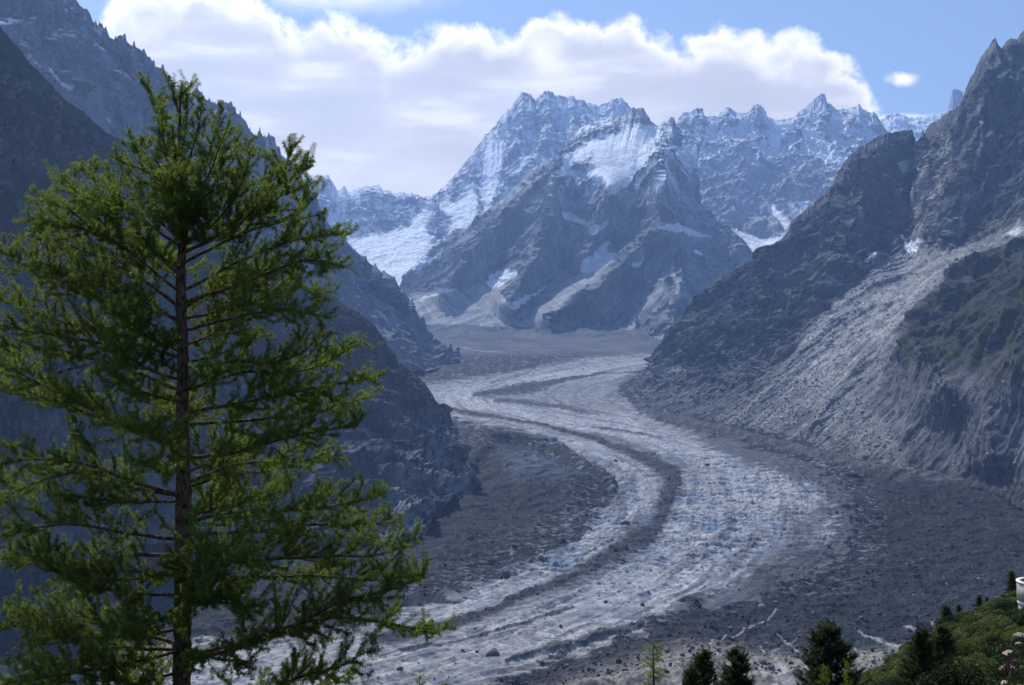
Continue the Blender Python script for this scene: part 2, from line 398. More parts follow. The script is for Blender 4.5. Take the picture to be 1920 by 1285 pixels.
    for L in ([(1462, 1140, 1.2), (1425, 1162, 2), (1360, 1195, 2), (1330, 1220, 2)], [(1425, 1222, 2.5), (1450, 1262, 4), (1470, 1290, 5)],
              [(1455, 1185, 1.5), (1480, 1208, 3), (1510, 1235, 4), (1530, 1255, 4)], [(1612, 1182, 3), (1640, 1198, 5), (1672, 1212, 12), (1684, 1222, 9)],
              [(1695, 1165, 3), (1730, 1178, 5), (1765, 1195, 5)], [(1745, 1158, 2), (1775, 1175, 4)], [(1585, 1212, 1.5), (1630, 1262, 2.5)], [(1420, 1250, 1.5), (1500, 1190, 1)]):
        st = np.maximum(st, sstep(1.6, 0.5, d_line(px + wx * .3, py + wy * .3, L) * 1.45 + n_sm * 0.9))
    debc = lerp(debc, (0.42, 0.42, 0.44), st * 0.8 * sstep(-.5, .2, n_mid + n_sm * .5))
    sand = sstep(1.3, 0.3, d_line(px, py + wy * .2, [(1480, 838, 1), (1560, 855, 2), (1650, 876, 3), (1700, 884, 5), (1750, 889, 4), (1830, 893, 4), (1880, 882, 3)]) + n_sm * .4)
    debc = lerp(debc, lerp((0.05, 0.052, 0.058), (0.13, 0.13, 0.132), sstep(-.4, .5, n_mid + n_sm * .6)), np.clip(lat * 1.3 * sstep(-.4, .3, n_big + .3), 0, 1))
    debc = lerp(debc, (0.46, 0.42, 0.36), sand * 0.8)
    far = sstep(672, 655, py)
    debc = lerp(debc, lerp((0.07, 0.08, 0.095), (0.13, 0.14, 0.155), sstep(-0.4, 0.4, n_big + 0.4 * n_mid)), far)
    debc = lerp(debc, (0.55, 0.57, 0.6), sstep(1.4, 0.5, d_line(px, py, [(868, 651, 0.8), (905, 657, 1.0), (945, 659, .7)])) * 0.3)
    col = lerp(debc, icec, clean)
    col = lerp(col, lerp((0.030, 0.034, 0.042), (0.075, 0.078, 0.085), sstep(-.4, .5, n_mid + n_sm * .5)), (mor * ice * (.70 + .30 * sstep(-.3, .3, n_mid + n_sm * .5)))[...])
    P = np.stack([X, Y, Z], -1).reshape(-1, 3)
    m = terrain_mat('glacier_surface', 26.0, 5.0, bump=0.22, contrast=0.12, rough=0.85, spec=0.06, tint=(0.97, 1.0, 1.03))
    tag(mesh_np('glacier', P, grid_faces(*X.shape)[:, ::-1], m, attrs={'Col': col.reshape(-1, 3)}), kind='structure')
    return dict(P=P, px=px.ravel(), py=py.ravel(), clean=clean.ravel(), deb=((1 - ice) * (1 - st * .8)).ravel(), mor=(mor * ice).ravel(), pxs=pxs, pys=pys, shape=X.shape)
FLOOR = build_floor()
def floor_at(px, py):
    j = int(np.argmin(np.abs(FLOOR['pxs'] - px))); i = int(np.argmin(np.abs(FLOOR['pys'] - py)))
    return FLOOR['P'][i * FLOOR['shape'][1] + j]

# ------------------------------------------------------------------ mountains
def resample(row, nu, smooth=0):
    R = np.asarray(row, float); d = np.diff(R[:, :2], axis=0)
    m = np.sqrt(d[:, 0] ** 2 + (0.45 * d[:, 1]) ** 2) + 1e-3; c = np.concatenate([[0], np.cumsum(m)]); c /= c[-1]
    u = np.linspace(0, 1, nu); o = np.stack([np.interp(u, c, R[:, k]) for k in range(3)], -1)
    if smooth:
        k = np.hanning(smooth * 2 + 1)[1:-1]; k /= k.sum(); pad = len(k) // 2
        for j in range(3):
            e = np.concatenate([2 * o[0, j] - o[1:pad + 1, j][::-1], o[:, j], 2 * o[-1, j] - o[-pad - 1:-1, j][::-1]]); o[:, j] = np.convolve(e, k, 'valid')
    return o
def normals(P):
    du = np.gradient(P, axis=1); dv = np.gradient(P, axis=0); n = np.cross(du, dv)
    n /= np.linalg.norm(n, axis=-1, keepdims=True) + 1e-9
    return n
def mountain(name, rows, nu, nvs, disp, color, mat, back=400.0, bumps=(), cap=0.12, jag=(3.0, 7.0), zlow=-500.0, cubic=True):
    """rows: crest first, each a traced polyline (photo x, photo y, distance in m) - laid out where the ridge stands"""
    G = [resample(rows[0], nu)] + [resample(r, nu, max(3, nu // 40)) for r in rows[1:]]
    sp = np.clip(ridged(G[0][:, 0] / jag[1] / 2, G[0][:, 0] * 0 + nu, o=3, seed=nu) - .45, 0, 1) ** 1.5 * 3.2     # pinnacles
    G[0][:, 1] -= sp * jag[0]
    G = np.stack(G)                                            # (rows, nu, 3)
    out = []; vv = []; K = len(G)
    for i in range(K - 1):
        p0 = G[max(i - 1, 0)]; p1 = G[i]; p2 = G[i + 1]; p3 = G[min(i + 2, K - 1)]
        m1 = (p2 - p0) / 2 if i > 0 else (p2 - p1); m2 = (p3 - p1) / 2 if i < K - 2 else (p2 - p1)
        if not cubic: m1 = m2 = p2 - p1
        ts = np.linspace(0, 1, nvs[i], endpoint=(i == K - 2))
        for t in ts:
            h00 = 2 * t ** 3 - 3 * t ** 2 + 1; h10 = t ** 3 - 2 * t ** 2 + t; h01 = -2 * t ** 3 + 3 * t ** 2; h11 = t ** 3 - t ** 2
            out.append(h00 * p1 + h10 * m1 + h01 * p2 + h11 * m2); vv.append((i + t) / (K - 1))
    Q = np.stack(out).astype(np.float64); V = np.array(vv)[:, None] * np.ones((1, nu))
    px = Q[..., 0].astype(np.float32); py = Q[..., 1].astype(np.float32); D = Q[..., 2]
    fade = sstep(0, cap, V)
    for line, amp in bumps:
        D = D - amp * fade * np.clip(1 - d_line(px, py, line), 0, 1) ** 1.3
    P = np.stack([(px - 960) / F * D, D, (642.5 - py) / F * D], -1)
    N = normals(P)
    flip = np.sign(np.mean(N[..., 1] * -1 + N[..., 2] * 0.5)); N = N * flip
    Nh = N.copy(); Nh[..., 2] *= 0.35; Nh /= np.linalg.norm(Nh, axis=-1, keepdims=True) + 1e-9
    h, aux = disp(P, px, py, V)
    w = 0.12 + 0.88 * fade
    P2 = P + Nh * (h * w)[..., None]
    N2 = normals(P2) * flip
    C = color(P2, px, py, V, N2, h, aux)
    # far side of the ridge, so that it is a solid mass from any position
    crest = P2[0]; b1 = crest + np.array([0, 0.3 * back, -0.45 * back]); b2 = crest + np.array([0, back, -0.9 * back]); b3 = crest + np.array([0, 2.2 * back, 0]); b3[:, 2] = zlow
    jn = np.abs(fbm(crest[:, 0] / (back * .3), crest[:, 1] / (back * .3), o=4, seed=5))[:, None] * back * np.array([[0, .2, -.3]])
    bk = np.stack([b3, b2 + jn, b1 + jn * .5]); cb = np.repeat(C[:1], 3, 0)
    A = np.concatenate([bk, P2]); CC = np.concatenate([cb, C])
    fc = grid_faces(A.shape[0], nu)
    if flip > 0: fc = fc[:, ::-1]
    o = mesh_np(name, A.reshape(-1, 3), fc, mat, attrs={'Col': CC.reshape(-1, 3)})
    tag(o, kind='structure'); o_P[name + str(len(o_P))] = (P2.reshape(-1, 3), px.ravel(), py.ravel(), aux); return o
o_P = {}
def disp_rock(L, amp, seed, zs=0.33, smooth=None, lean=0.0, fine=1.0):
    def f(P, px, py, V):
        x, y, z = P[..., 0], P[..., 1], P[..., 2]
        wv = fbm(x / (L * 2), y / (L * 2), z / (L * 2), o=3, seed=seed + 1) * L * 0.9
        xx = x + wv + lean * z
        r = ridged(xx / L, (y + wv) / L, z * zs / L, o=7, seed=seed, gain=0.5)
        b = fbm(xx / (L * 2.7), y / (L * 2.7), z * 0.6 / (L * 2.7), o=3, seed=seed + 7)
        s = fbm(x / (L * .22), y / (L * .22), z / (L * .30), o=4, seed=seed + 9, gain=.6)
        fl = ridged((xx + s * L * .05) / (L * .27), (y + wv) / (L * .27), z * zs * .45 / (L * .27), o=4, seed=seed + 3, gain=.55)
        h = (r - 0.45) * amp * 1.3 + b * amp * 1.2 + s * amp * 0.38 * fine + (fl - .4) * amp * .42
        r = r * .55 + fl * .5
        k = 1.0
        if smooth is not None:
            k = 1 - smooth(px, py, V, P); h = h * (0.12 + 0.88 * k)
        return h, (r, k)
    return f
def polys(px, py, L, soft=2.0, warp=None):
    m = np.zeros_like(px)
    if warp is not None: px = px + warp[0]; py = py + warp[1]
    for p in L: m = np.maximum(m, sstep(-soft, soft, sdf_poly(px, py, p)))
    return m
ROCK_D = (0.10, 0.10, 0.105); ROCK_L = (0.26, 0.245, 0.235)
SNOW = (0.92, 0.92, 0.92)
# ---- distant massif on the left of the head of the valley (and its snow basin)
J_CREST = [(480, 330, 10500), (520, 322, 10500), (560, 319, 10500), (575, 326, 10500), (583, 330, 10500), (590, 339, 10500), (596, 341, 10500), (601, 334, 10500), (605, 330, 10500), (610, 329, 10500), (614, 328, 10500),
           (622, 341, 10500), (632, 357, 10500), (640, 355, 10500), (646, 350, 10500), (651, 358, 10500), (657, 361, 10500), (668, 354, 10500), (682, 350, 10500), (693, 351, 10500), (704, 350, 10500), (711, 352, 10500), (716, 358, 10500), (727, 359, 10500),
           (736, 363, 10600), (745, 366, 10600), (750, 362, 10600), (754, 361, 10600), (765, 364, 10600), (777, 364, 10700), (788, 368, 10800), (796, 369, 10900), (808, 367, 11000), (817, 364, 11000), (830, 352, 11000), (845, 336, 11000),
           (858, 323, 11000), (877, 300, 11000), (894, 278, 11000), (902, 266, 11000), (907, 254, 11000), (916, 249, 11000), (922, 240, 11000), (930, 235, 11000), (941, 219, 11000), (950, 210, 11000), (960, 200, 11000), (966, 193, 11000), (969, 189, 11000), (973, 180, 11000), (978, 175, 11000), (984, 174, 11000),
           (989, 176, 11000), (997, 182, 11000), (1005, 190, 11000), (1010, 184, 11000), (1015, 178, 11000), (1022, 174, 11000), (1028, 172, 11000), (1034, 175, 11000), (1040, 181, 11000), (1050, 182, 11000), (1058, 183, 11000), (1064, 186, 11000), (1071, 180, 11000), (1076, 180, 11000), (1079, 186, 11000),
           (1088, 189, 11000), (1095, 188, 11000), (1100, 193, 11000), (1111, 194, 11000), (1120, 198, 11000), (1129, 195, 11000), (1136, 194, 11000), (1143, 191, 11000), (1148, 187, 11000), (1154, 186, 11000), (1160, 184, 11000), (1166, 183, 11000), (1170, 189, 11000), (1175, 194, 11000), (1184, 203, 11000),
           (1200, 215, 11000), (1240, 240, 11000), (1300, 250, 11000)]
J_MID = [(480, 420, 9600), (560, 430, 9600), (600, 442, 9500), (655, 452, 9400), (680, 438, 9400), (735, 432, 9450), (760, 420, 9500), (800, 408, 9700), (815, 435, 9500), (830, 445, 9300), (870, 430, 9400), (900, 440, 9300), (1000, 440, 9400), (1300, 440, 9400)]
J_LOW = [(480, 560, 7600), (640, 520, 7800), (750, 545, 7400), (860, 520, 7700), (1000, 520, 8000), (1300, 520, 8200)]
J_SNOW = [[(650, 455), (665, 447), (690, 441), (715, 441), (740, 428), (757, 432), (785, 400), (797, 378), (808, 372), (806, 395), (800, 425), (806, 452), (838, 445), (850, 405), (832, 400), (822, 392), (838, 372), (852, 380), (880, 350), (890, 345), (896, 380), (893, 410), (880, 425),
           (845, 445), (820, 458), (790, 490), (770, 520), (750, 545), (700, 510)],
          [(908, 275), (918, 262), (935, 262), (945, 270), (942, 300), (938, 330), (930, 370), (915, 395), (905, 400), (903, 350), (905, 310)],
          [(1010, 258), (1018, 245), (1025, 240), (1022, 262), (1012, 275)], [(1060, 262), (1070, 248), (1078, 256), (1070, 268), (1062, 268)],
          [(930, 395), (945, 370), (960, 355), (950, 380), (935, 400), (915, 420), (905, 425)], [(800, 378), (812, 366), (820, 366), (812, 385), (804, 400)]]
def j_smooth(px, py, V, P): return polys(px, py, J_SNOW[:2], 6) * 0.8
def j_color(P, px, py, V, N, h, aux):
    x, y, z = P[..., 0], P[..., 1], P[..., 2]; r, k = aux
    n1 = fbm(x / 150, y / 150, z / 190, o=5, seed=201); n2 = fbm(x / 45, y / 45, z / 130, o=4, seed=202)
    C = lerp((0.17, 0.165, 0.165), (0.38, 0.36, 0.345), sstep(-.4, .4, n1 + n2 * .6))
    wz = (n1 * 14 + n2 * 8, n1 * -10 + n2 * 7)
    big = polys(px, py, J_SNOW, 3, wz)
    frost = sstep(0.46, 0.30, r) * 0.9 + sstep(-0.02, 0.26, n2 * 1.1 + n1 * 0.5 + N[..., 2] * 0.35 - 0.12)
    side = sstep(900, 800, px) * .3 + sstep(1080, 1120, px) * .35
    frost = frost * sstep(480, 350, py) * (0.9 + side)
    s = np.clip(np.maximum(big, frost), 0, 1)
    icy = sstep(0.1, .4, fbm(x / 70, y / 70, z / 30, o=3, seed=205)) * big
    return lerp(C, lerp(SNOW, (0.62, 0.66, 0.72), icy * .6), s)
M_FAR = terrain_mat('far_rock', 120.0, 30.0, bump=1.0, contrast=0.22, streak=0.35)
mountain('mountain', [J_CREST, J_MID, J_LOW], 1300, [240, 110], disp_rock(330, 90, 210, zs=.20, smooth=j_smooth, fine=.7), j_color, M_FAR, back=1500)

# ---- distant ridge on the right of the head of the valley
R_CREST = [(1180, 260, 10200), (1250, 245, 10200), (1270, 232, 10200), (1276, 218, 10200), (1282, 210, 10200), (1290, 211, 10200), (1297, 207, 10200), (1302, 206, 10200), (1307, 202, 10200), (1312, 204, 10200), (1317, 203, 10200), (1319, 216, 10200), (1327, 220, 10200),
           (1337, 217, 10200), (1347, 220, 10200), (1352, 210, 10200), (1357, 208, 10200), (1362, 201, 10200), (1368, 204, 10200), (1375, 207, 10200), (1380, 212, 10200), (1389, 211, 10200), (1400, 212, 10200), (1407, 210, 10200), (1410, 202, 10200), (1414, 199, 10200), (1422, 197, 10200), (1428, 200, 10200),
           (1432, 205, 10200), (1437, 212, 10200), (1439, 220, 10200), (1454, 226, 10200), (1465, 224, 10200), (1477, 225, 10200), (1489, 220, 10200), (1498, 211, 10200), (1507, 205, 10200), (1513, 198, 10200), (1529, 184, 10200), (1534, 181, 10200), (1539, 177, 10200), (1546, 176, 10200), (1548, 186, 10200), (1550, 193, 10200),
           (1559, 196, 10200), (1566, 205, 10200), (1578, 206, 10200), (1591, 205, 10200), (1600, 201, 10200), (1606, 199, 10200), (1611, 194, 10200), (1615, 200, 10200), (1619, 206, 10200), (1626, 210, 10200), (1633, 211, 10200), (1643, 214, 10200), (1648, 224, 10200), (1665, 250, 10200), (1700, 300, 10100), (1760, 380, 9900)]
R_M1 = [(1180, 330, 9900), (1270, 300, 9800), (1350, 290, 9700), (1430, 285, 9700), (1460, 290, 9750), (1500, 280, 9800), (1560, 290, 9600), (1620, 300, 9500), (1760, 420, 9500)]
R_M2 = [(1180, 430, 8900), (1300, 425, 8800), (1365, 424, 8700), (1400, 428, 8750), (1440, 440, 8700), (1450, 405, 8900), (1490, 420, 8700), (1540, 385, 8800), (1600, 400, 8800), (1760, 470, 8800)]
R_LOW = [(1180, 560, 7500), (1360, 540, 7500), (1420, 500, 7500), (1500, 500, 7500), (1760, 560, 7500)]
R_SNOW = [[(1366, 426), (1375, 427), (1400, 436), (1430, 446), (1450, 448), (1465, 440), (1480, 425), (1500, 420), (1500, 480), (1412, 500), (1400, 468), (1380, 445)],
          [(1438, 385), (1450, 383), (1465, 395), (1480, 412), (1478, 432), (1468, 436), (1462, 418), (1452, 402), (1440, 395)], [(1480, 383), (1496, 385), (1508, 395), (1500, 402), (1488, 395)], [(1502, 375), (1513, 372), (1520, 380), (1508, 394)],
          [(1503, 235), (1512, 232), (1528, 245), (1550, 268), (1575, 290), (1592, 302), (1583, 315), (1565, 312), (1545, 300), (1525, 285), (1510, 265)], [(1442, 222), (1475, 228), (1500, 215), (1498, 235), (1470, 255), (1452, 275), (1440, 262), (1445, 240)],
          [(1375, 209), (1405, 212), (1410, 240), (1400, 262), (1385, 240)], [(1553, 212), (1566, 218), (1580, 232), (1598, 250), (1585, 250), (1568, 236), (1555, 224)], [(1322, 222), (1350, 226), (1348, 250), (1335, 262), (1322, 250)]]
def r_smooth(px, py, V, P): return polys(px, py, R_SNOW[:2], 5) * 0.9
def r_color(P, px, py, V, N, h, aux):
    x, y, z = P[..., 0], P[..., 1], P[..., 2]; r, k = aux
    n1 = fbm(x / 150, y / 150, z / 220, o=5, seed=221); n2 = fbm(x / 40, y / 40, z / 150, o=4, seed=222)
    C = lerp((0.19, 0.185, 0.185), (0.40, 0.38, 0.36), sstep(-.4, .4, n1 + n2 * .6))
    wz = (n1 * 12 + n2 * 7, n1 * -9 + n2 * 7)
    big = polys(px, py, R_SNOW, 2.5, wz)
    alt = sstep(330, 245, py + n1 * 60)
    frost = sstep(0.52, 0.36, r) + sstep(0.05, 0.35, n2 * 1.1 + N[..., 2] * 0.4 - 0.1)
    rr = sstep(1520, 1560, px) * sstep(1700, 1600, px) * 0.35 * sstep(420, 320, py)
    frost = frost * (alt * 1.3 + rr + 0.12)
    s = np.clip(np.maximum(big, frost), 0, 1)
    ln = sstep(0.62, 0.8, ridged((x + y) / 55, (x - y) / 400, o=3, seed=226)) * big * sstep(400, 430, py)
    return lerp(C, lerp(SNOW, (0.5, 0.5, 0.52), ln * .7), s)
mountain('mountain', [R_CREST, R_M1, R_M2, R_LOW], 1150, [110, 150, 60], disp_rock(260, 76, 230, zs=.16, smooth=r_smooth, fine=.7), r_color, M_FAR, back=1500)

# ---- snow shoulder and rock tooth far behind, right
S_CREST = [(1600, 250, 13500), (1650, 226, 13500), (1662, 219, 13500), (1672, 213, 13500), (1683, 212, 13500), (1692, 217, 13500), (1703, 220, 13500), (1725, 221, 13500), (1744, 217, 13500), (1760, 214, 13500), (1775, 210, 13500), (1778, 203, 13500), (1781, 195, 13500),
           (1783, 180, 13500), (1786, 170, 13500), (1792, 167, 13500), (1798, 169, 13500), (1805, 173, 13500), (1808, 190, 13500), (1814, 205, 13500), (1850, 230, 13500), (1900, 260, 13500)]
S_LOW = [(1600, 330, 12500), (1700, 310, 12500), (1800, 320, 12500), (1900, 340, 12500)]
def s_color(P, px, py, V, N, h, aux):
    n = fbm(P[..., 0] / 90, P[..., 1] / 90, P[..., 2] / 90, o=5, seed=241)
    C = lerp((0.2, 0.19, 0.19), (0.33, 0.31, 0.29), sstep(-.4, .4, n))
    sn = np.where(px > 1776, sstep(200, 215, py + n * 20), 1.0) * (1 - sstep(0.02, .2, n) * sstep(232, 214, py) * (px < 1700)) * sstep(.35, .1, n)
    return lerp(C, SNOW, sn)
mountain('mountain', [S_CREST, S_LOW], 380, [130], disp_rock(300, 45, 243, zs=.4), s_color, M_FAR, back=1200)

# ---- central pyramid between the two branches of the glacier
C_CREST = [(738, 545, 7000), (750, 536, 7000), (763, 522, 7050), (777, 499, 7100), (795, 478, 7150), (813, 463, 7200), (826, 457, 7200), (840, 449, 7250), (858, 442, 7300), (876, 431, 7350), (886, 420, 7350), (894, 409, 7400), (920, 392, 7450), (948, 373, 7500), (965, 352, 7550), (982, 334, 7600),
           (992, 322, 7600), (1002, 314, 7650), (1012, 312, 7650), (1022, 303, 7650), (1038, 300, 7700), (1048, 297, 7700), (1053, 288, 7700), (1061, 273, 7750), (1070, 260, 7750), (1079, 251, 7800), (1090, 240, 7800), (1096, 236, 7800), (1102, 234, 7800), (1112, 232, 7800), (1122, 226, 7850),
           (1138, 225, 7850), (1150, 221, 7850), (1165, 218, 7900), (1178, 214, 7900), (1184, 203, 7900), (1187, 200, 7900), (1191, 205, 7900), (1198, 203, 7900), (1207, 203, 7900), (1212, 212, 7900), (1221, 227, 7900), (1232, 238, 7900), (1238, 236, 7900), (1244, 229, 7900), (1252, 228, 7900), (1258, 221, 7900), (1263, 221, 7900),
           (1268, 233, 7900), (1276, 242, 7850), (1283, 246, 7850), (1298, 256, 7800), (1312, 268, 7800), (1311, 285, 7750), (1309, 300, 7700), (1306, 330, 7600), (1306, 355, 7500), (1315, 385, 7400), (1330, 402, 7300), (1347, 415, 7200), (1367, 429, 7100), (1384, 449, 7000), (1400, 465, 6900), (1414, 480, 6800), (1440, 505, 6700)]
C_M1 = [(742, 552, 6850), (790, 515, 6850), (850, 475, 6850), (920, 430, 6950), (1000, 370, 7050), (1060, 325, 7000), (1110, 315, 6950), (1180, 315, 6950), (1240, 315, 6980), (1280, 345, 6950), (1300, 400, 7000), (1340, 450, 6800), (1400, 500, 6650), (1440, 520, 6600)]
C_M2 = [(748, 565, 6500), (800, 545, 6500), (870, 525, 6450), (950, 500, 6450), (1020, 480, 6450), (1090, 470, 6480), (1170, 455, 6500), (1240, 440, 6550), (1290, 470, 6600), (1330, 500, 6450), (1380, 530, 6350), (1440, 560, 6250)]
C_LOW = [(760, 650, 5650), (850, 645, 5600), (950, 640, 5600), (1050, 650, 5500), (1150, 655, 5450), (1250, 655, 5400), (1350, 655, 5400), (1440, 655, 5400)]
C_RIDGES = [([(1002, 314, 60), (960, 380, 60), (900, 450, 55), (830, 540, 45)], 380), ([(1038, 300, 40), (1030, 400, 55), (1000, 480, 50), (955, 565, 40)], 380), ([(1140, 350, 40), (1120, 420, 45), (1090, 480, 40)], 260),
            ([(1240, 300, 45), (1230, 380, 50), (1260, 430, 60), (1280, 520, 70), (1250, 640, 60)], 420), ([(1230, 430, 40), (1180, 480, 40), (1120, 540, 45), (1030, 595, 40)], 330), ([(1300, 400, 40), (1350, 440, 50), (1400, 480, 50)], 260),
            ([(1200, 230, 25), (1215, 290, 25)], 60)]
C_SNOW = [[(1052, 325), (1062, 302), (1085, 282), (1110, 264), (1150, 254), (1172, 244), (1183, 234), (1197, 235), (1225, 243), (1243, 254), (1240, 264), (1226, 262), (1224, 275), (1212, 286), (1200, 296), (1193, 312), (1180, 335), (1165, 355), (1150, 360), (1137, 350), (1126, 335), (1108, 332), (1100, 326), (1114, 300), (1112, 288), (1090, 298), (1072, 304), (1058, 320), (1040, 330)],
          [(1284, 268), (1305, 270), (1309, 290), (1306, 318), (1295, 308), (1280, 292), (1276, 282), (1290, 285)], [(1247, 258), (1262, 270), (1280, 290), (1296, 312), (1288, 312), (1268, 290), (1250, 272)],
          [(1220, 332), (1232, 338), (1238, 348), (1245, 345), (1236, 362), (1228, 360), (1230, 350)], [(1063, 388), (1075, 395), (1088, 412), (1090, 420), (1078, 410), (1066, 398)],
          [(1106, 430), (1118, 418), (1140, 414), (1148, 408), (1140, 425), (1122, 436), (1108, 438)], [(1088, 510), (1094, 485), (1118, 478), (1132, 462), (1143, 448), (1146, 455), (1138, 470), (1160, 468), (1140, 490), (1120, 505), (1100, 512)],
          [(908, 530), (914, 516), (935, 508), (968, 504), (960, 520), (945, 535), (925, 540)], [(770, 505), (790, 490), (835, 472), (830, 480), (800, 497), (780, 510)], [(782, 563), (812, 550), (822, 540), (856, 542), (835, 550), (812, 556), (800, 558)],
          [(1222, 432), (1240, 424), (1262, 420), (1290, 425), (1318, 434), (1334, 443), (1310, 442), (1290, 440), (1262, 434), (1240, 430)], [(945, 562), (955, 568), (965, 566), (975, 560), (1010, 546), (1030, 535), (1012, 552), (985, 568), (962, 582), (952, 576)],
          [(1298, 468), (1308, 472), (1310, 482), (1302, 480)], [(1180, 500), (1200, 484), (1205, 478), (1200, 490), (1185, 504)]]
C_SCREE = [[(755, 560), (800, 545), (835, 548), (870, 545), (905, 525), (950, 530), (945, 560), (965, 588), (1010, 570), (1040, 550), (1090, 512), (1140, 470), (1160, 472), (1130, 515), (1085, 545), (1030, 590), (1060, 615), (1100, 645), (1090, 660), (740, 660)],
           [(1225, 435), (1335, 445), (1330, 455), (1290, 445), (1250, 440)], [(1170, 660), (1100, 640), (1160, 640), (1240, 632), (1245, 660)], [(1255, 470), (1262, 500), (1280, 540), (1302, 570), (1296, 575), (1272, 545), (1252, 505)], [(1380, 495), (1340, 540), (1316, 575), (1308, 570), (1335, 530), (1365, 495)], [(1160, 640), (1180, 600), (1230, 545), (1250, 520), (1238, 550), (1195, 600), (1180, 645)]]
def c_scree(px, py, P):
    x, y = P[..., 0], P[..., 1]; n = fbm(x / 120, y / 120, P[..., 2] / 120, o=4, seed=251)
    return polys(px, py, C_SCREE, 4, (n * 16, n * -14))
def c_smooth(px, py, V, P): return np.maximum(polys(px, py, C_SNOW[:1], 9) * .99, c_scree(px, py, P) * 0.85)
def c_color(P, px, py, V, N, h, aux):
    x, y, z = P[..., 0], P[..., 1], P[..., 2]; r, k = aux
    n1 = fbm(x / 130, y / 130, z / 170, o=5, seed=252); n2 = fbm(x / 30, y / 30, z / 90, o=4, seed=253)
    C = lerp((0.12, 0.126, 0.136), (0.33, 0.325, 0.32), sstep(-.4, .5, n1 + n2 * .6))
    sc = c_scree(px, py, P)
    fl = fbm((x + z) / 30, (x - z) / 160, o=4, seed=255)
    C = lerp(C, lerp((0.27, 0.265, 0.26), (0.46, 0.445, 0.43), sstep(-.4, .4, fl + n1 * .4)), sc * .9)
    big = np.maximum(polys(px, py, C_SNOW, 1.6, (n1 * 6 + n2 * 7, n1 * -4 + n2 * 6)), sstep(-2, 2, sdf_poly(px + n2 * 6, py + n1 * 8, C_SNOW[0]) + 6 + n2 * 8))
    alt = sstep(400, 270, py + n1 * 60)
    fr = sstep(0.50, 0.32, r) * sstep(-.25, .1, n1) + sstep(0.20, 0.42, n2 * 1.0 + N[..., 2] * 0.35 - 0.02)
    near = sstep(1040, 1090, px) * sstep(1330, 1290, px)
    s = np.clip(np.maximum(big, fr * (alt * near * 1.0 + sstep(420, 330, py) * .16 + sstep(530, 420, py) * .10)), 0, 1) * sstep(206, 232, py + 4 * n1)
    blu = sstep(0.15, .5, fbm(x / 160, y / 160, z / 22, o=3, seed=257)) * big * (py < 350)
    return lerp(C, lerp(SNOW, (0.55, 0.6, 0.68), blu * .8), s)
M_MID = terrain_mat('mid_rock', 80.0, 16.0, bump=1.0, contrast=0.28, streak=0.55)
mountain('mountain', [C_CREST, C_M1, C_M2, C_LOW], 1500, [130, 190, 190], disp_rock(300, 66, 260, zs=.26, smooth=c_smooth, fine=.55), c_color, M_MID, back=900, bumps=C_RIDGES)

# ---- left wall of the valley (far part)
L_CREST = [(-420, -330, 3300), (-150, -190, 3400), (0, -100, 3500), (70, -50, 3550), (140, 0, 3600), (150, 10, 3600), (161, 19, 3600), (168, 21, 3620), (175, 40, 3620), (183, 48, 3630), (186, 38, 3630), (194, 53, 3640), (203, 62, 3650), (206, 70, 3650), (218, 77, 3660), (221, 68, 3660), (225, 66, 3670), (233, 68, 3680), (238, 78, 3690), (247, 86, 3700),
           (251, 86, 3700), (264, 94, 3720), (271, 106, 3730), (280, 107, 3750), (289, 126, 3770), (295, 126, 3770), (306, 131, 3800), (309, 150, 3810), (320, 160, 3830), (326, 163, 3840), (344, 183, 3860), (360, 181, 3870), (362, 172, 3880), (371, 170, 3890), (378, 177, 3900), (387, 187, 3900), (401, 199, 3930), (410, 201, 3940), (419, 197, 3950), (423, 193, 3950), (427, 200, 3950),
           (432, 197, 3960), (437, 200, 3960), (441, 201, 3960), (443, 212, 3970), (450, 216, 3980), (462, 228, 4000), (466, 241, 4010), (480, 255, 4040), (485, 255, 4050), (488, 250, 4050), (491, 257, 4060), (496, 262, 4070), (505, 260, 4080), (514, 271, 4100), (518, 283, 4110), (528, 292, 4130), (545, 306, 4170), (556, 318, 4200), (573, 345, 4250), (594, 372, 4300), (603, 392, 4320), (610, 409, 4340),
           (622, 427, 4370), (632, 437, 4400), (645, 449, 4420), (657, 462, 4450), (675, 477, 4480), (695, 494, 4500), (712, 507, 4550), (731, 521, 4600), (740, 530, 4600), (750, 540, 4620), (763, 553, 4650), (772, 567, 4650), (780, 582, 4650), (786, 594, 4650), (793, 607, 4650), (799, 621, 4650), (805, 634, 4650), (815, 645, 4650), (850, 655, 4650)]
L_M1 = [(-420, 100, 2900), (0, 180, 3100), (150, 280, 3150), (300, 380, 3350), (450, 450, 3600), (560, 490, 3850), (640, 530, 4050), (700, 565, 4200), (750, 600, 4350), (790, 640, 4500), (845, 662, 4600)]
L_LOW = [(-420, 700, 2600), (0, 720, 2900), (300, 725, 3200), (550, 715, 3500), (640, 705, 3650), (740, 702, 3850), (800, 700, 4050), (840, 690, 4250), (880, 668, 4500)]
L_SNOW = [[(-60, 40), (0, 44), (15, 44), (28, 40), (24, 47), (12, 50), (-60, 52)], [(88, 126), (105, 145), (120, 165), (134, 172), (125, 174), (106, 158), (92, 140)], [(200, 222), (207, 226), (208, 231), (203, 228)], [(55, 33), (62, 33), (64, 37), (58, 37)]]
def l_scree(px, py, P):
    n = fbm(P[..., 0] / 80, P[..., 1] / 80, P[..., 2] / 80, o=4, seed=271)
    return polys(px, py, [[(18, 60), (60, 85), (95, 130), (140, 180), (185, 215), (215, 240), (205, 260), (160, 225), (110, 180), (60, 130)], [(135, 140), (160, 150), (200, 165), (225, 185), (195, 200), (215, 240), (190, 240), (165, 215), (145, 175)], [(245, 200), (290, 230), (280, 240), (250, 215)]], 4, (n * 18, n * -14))
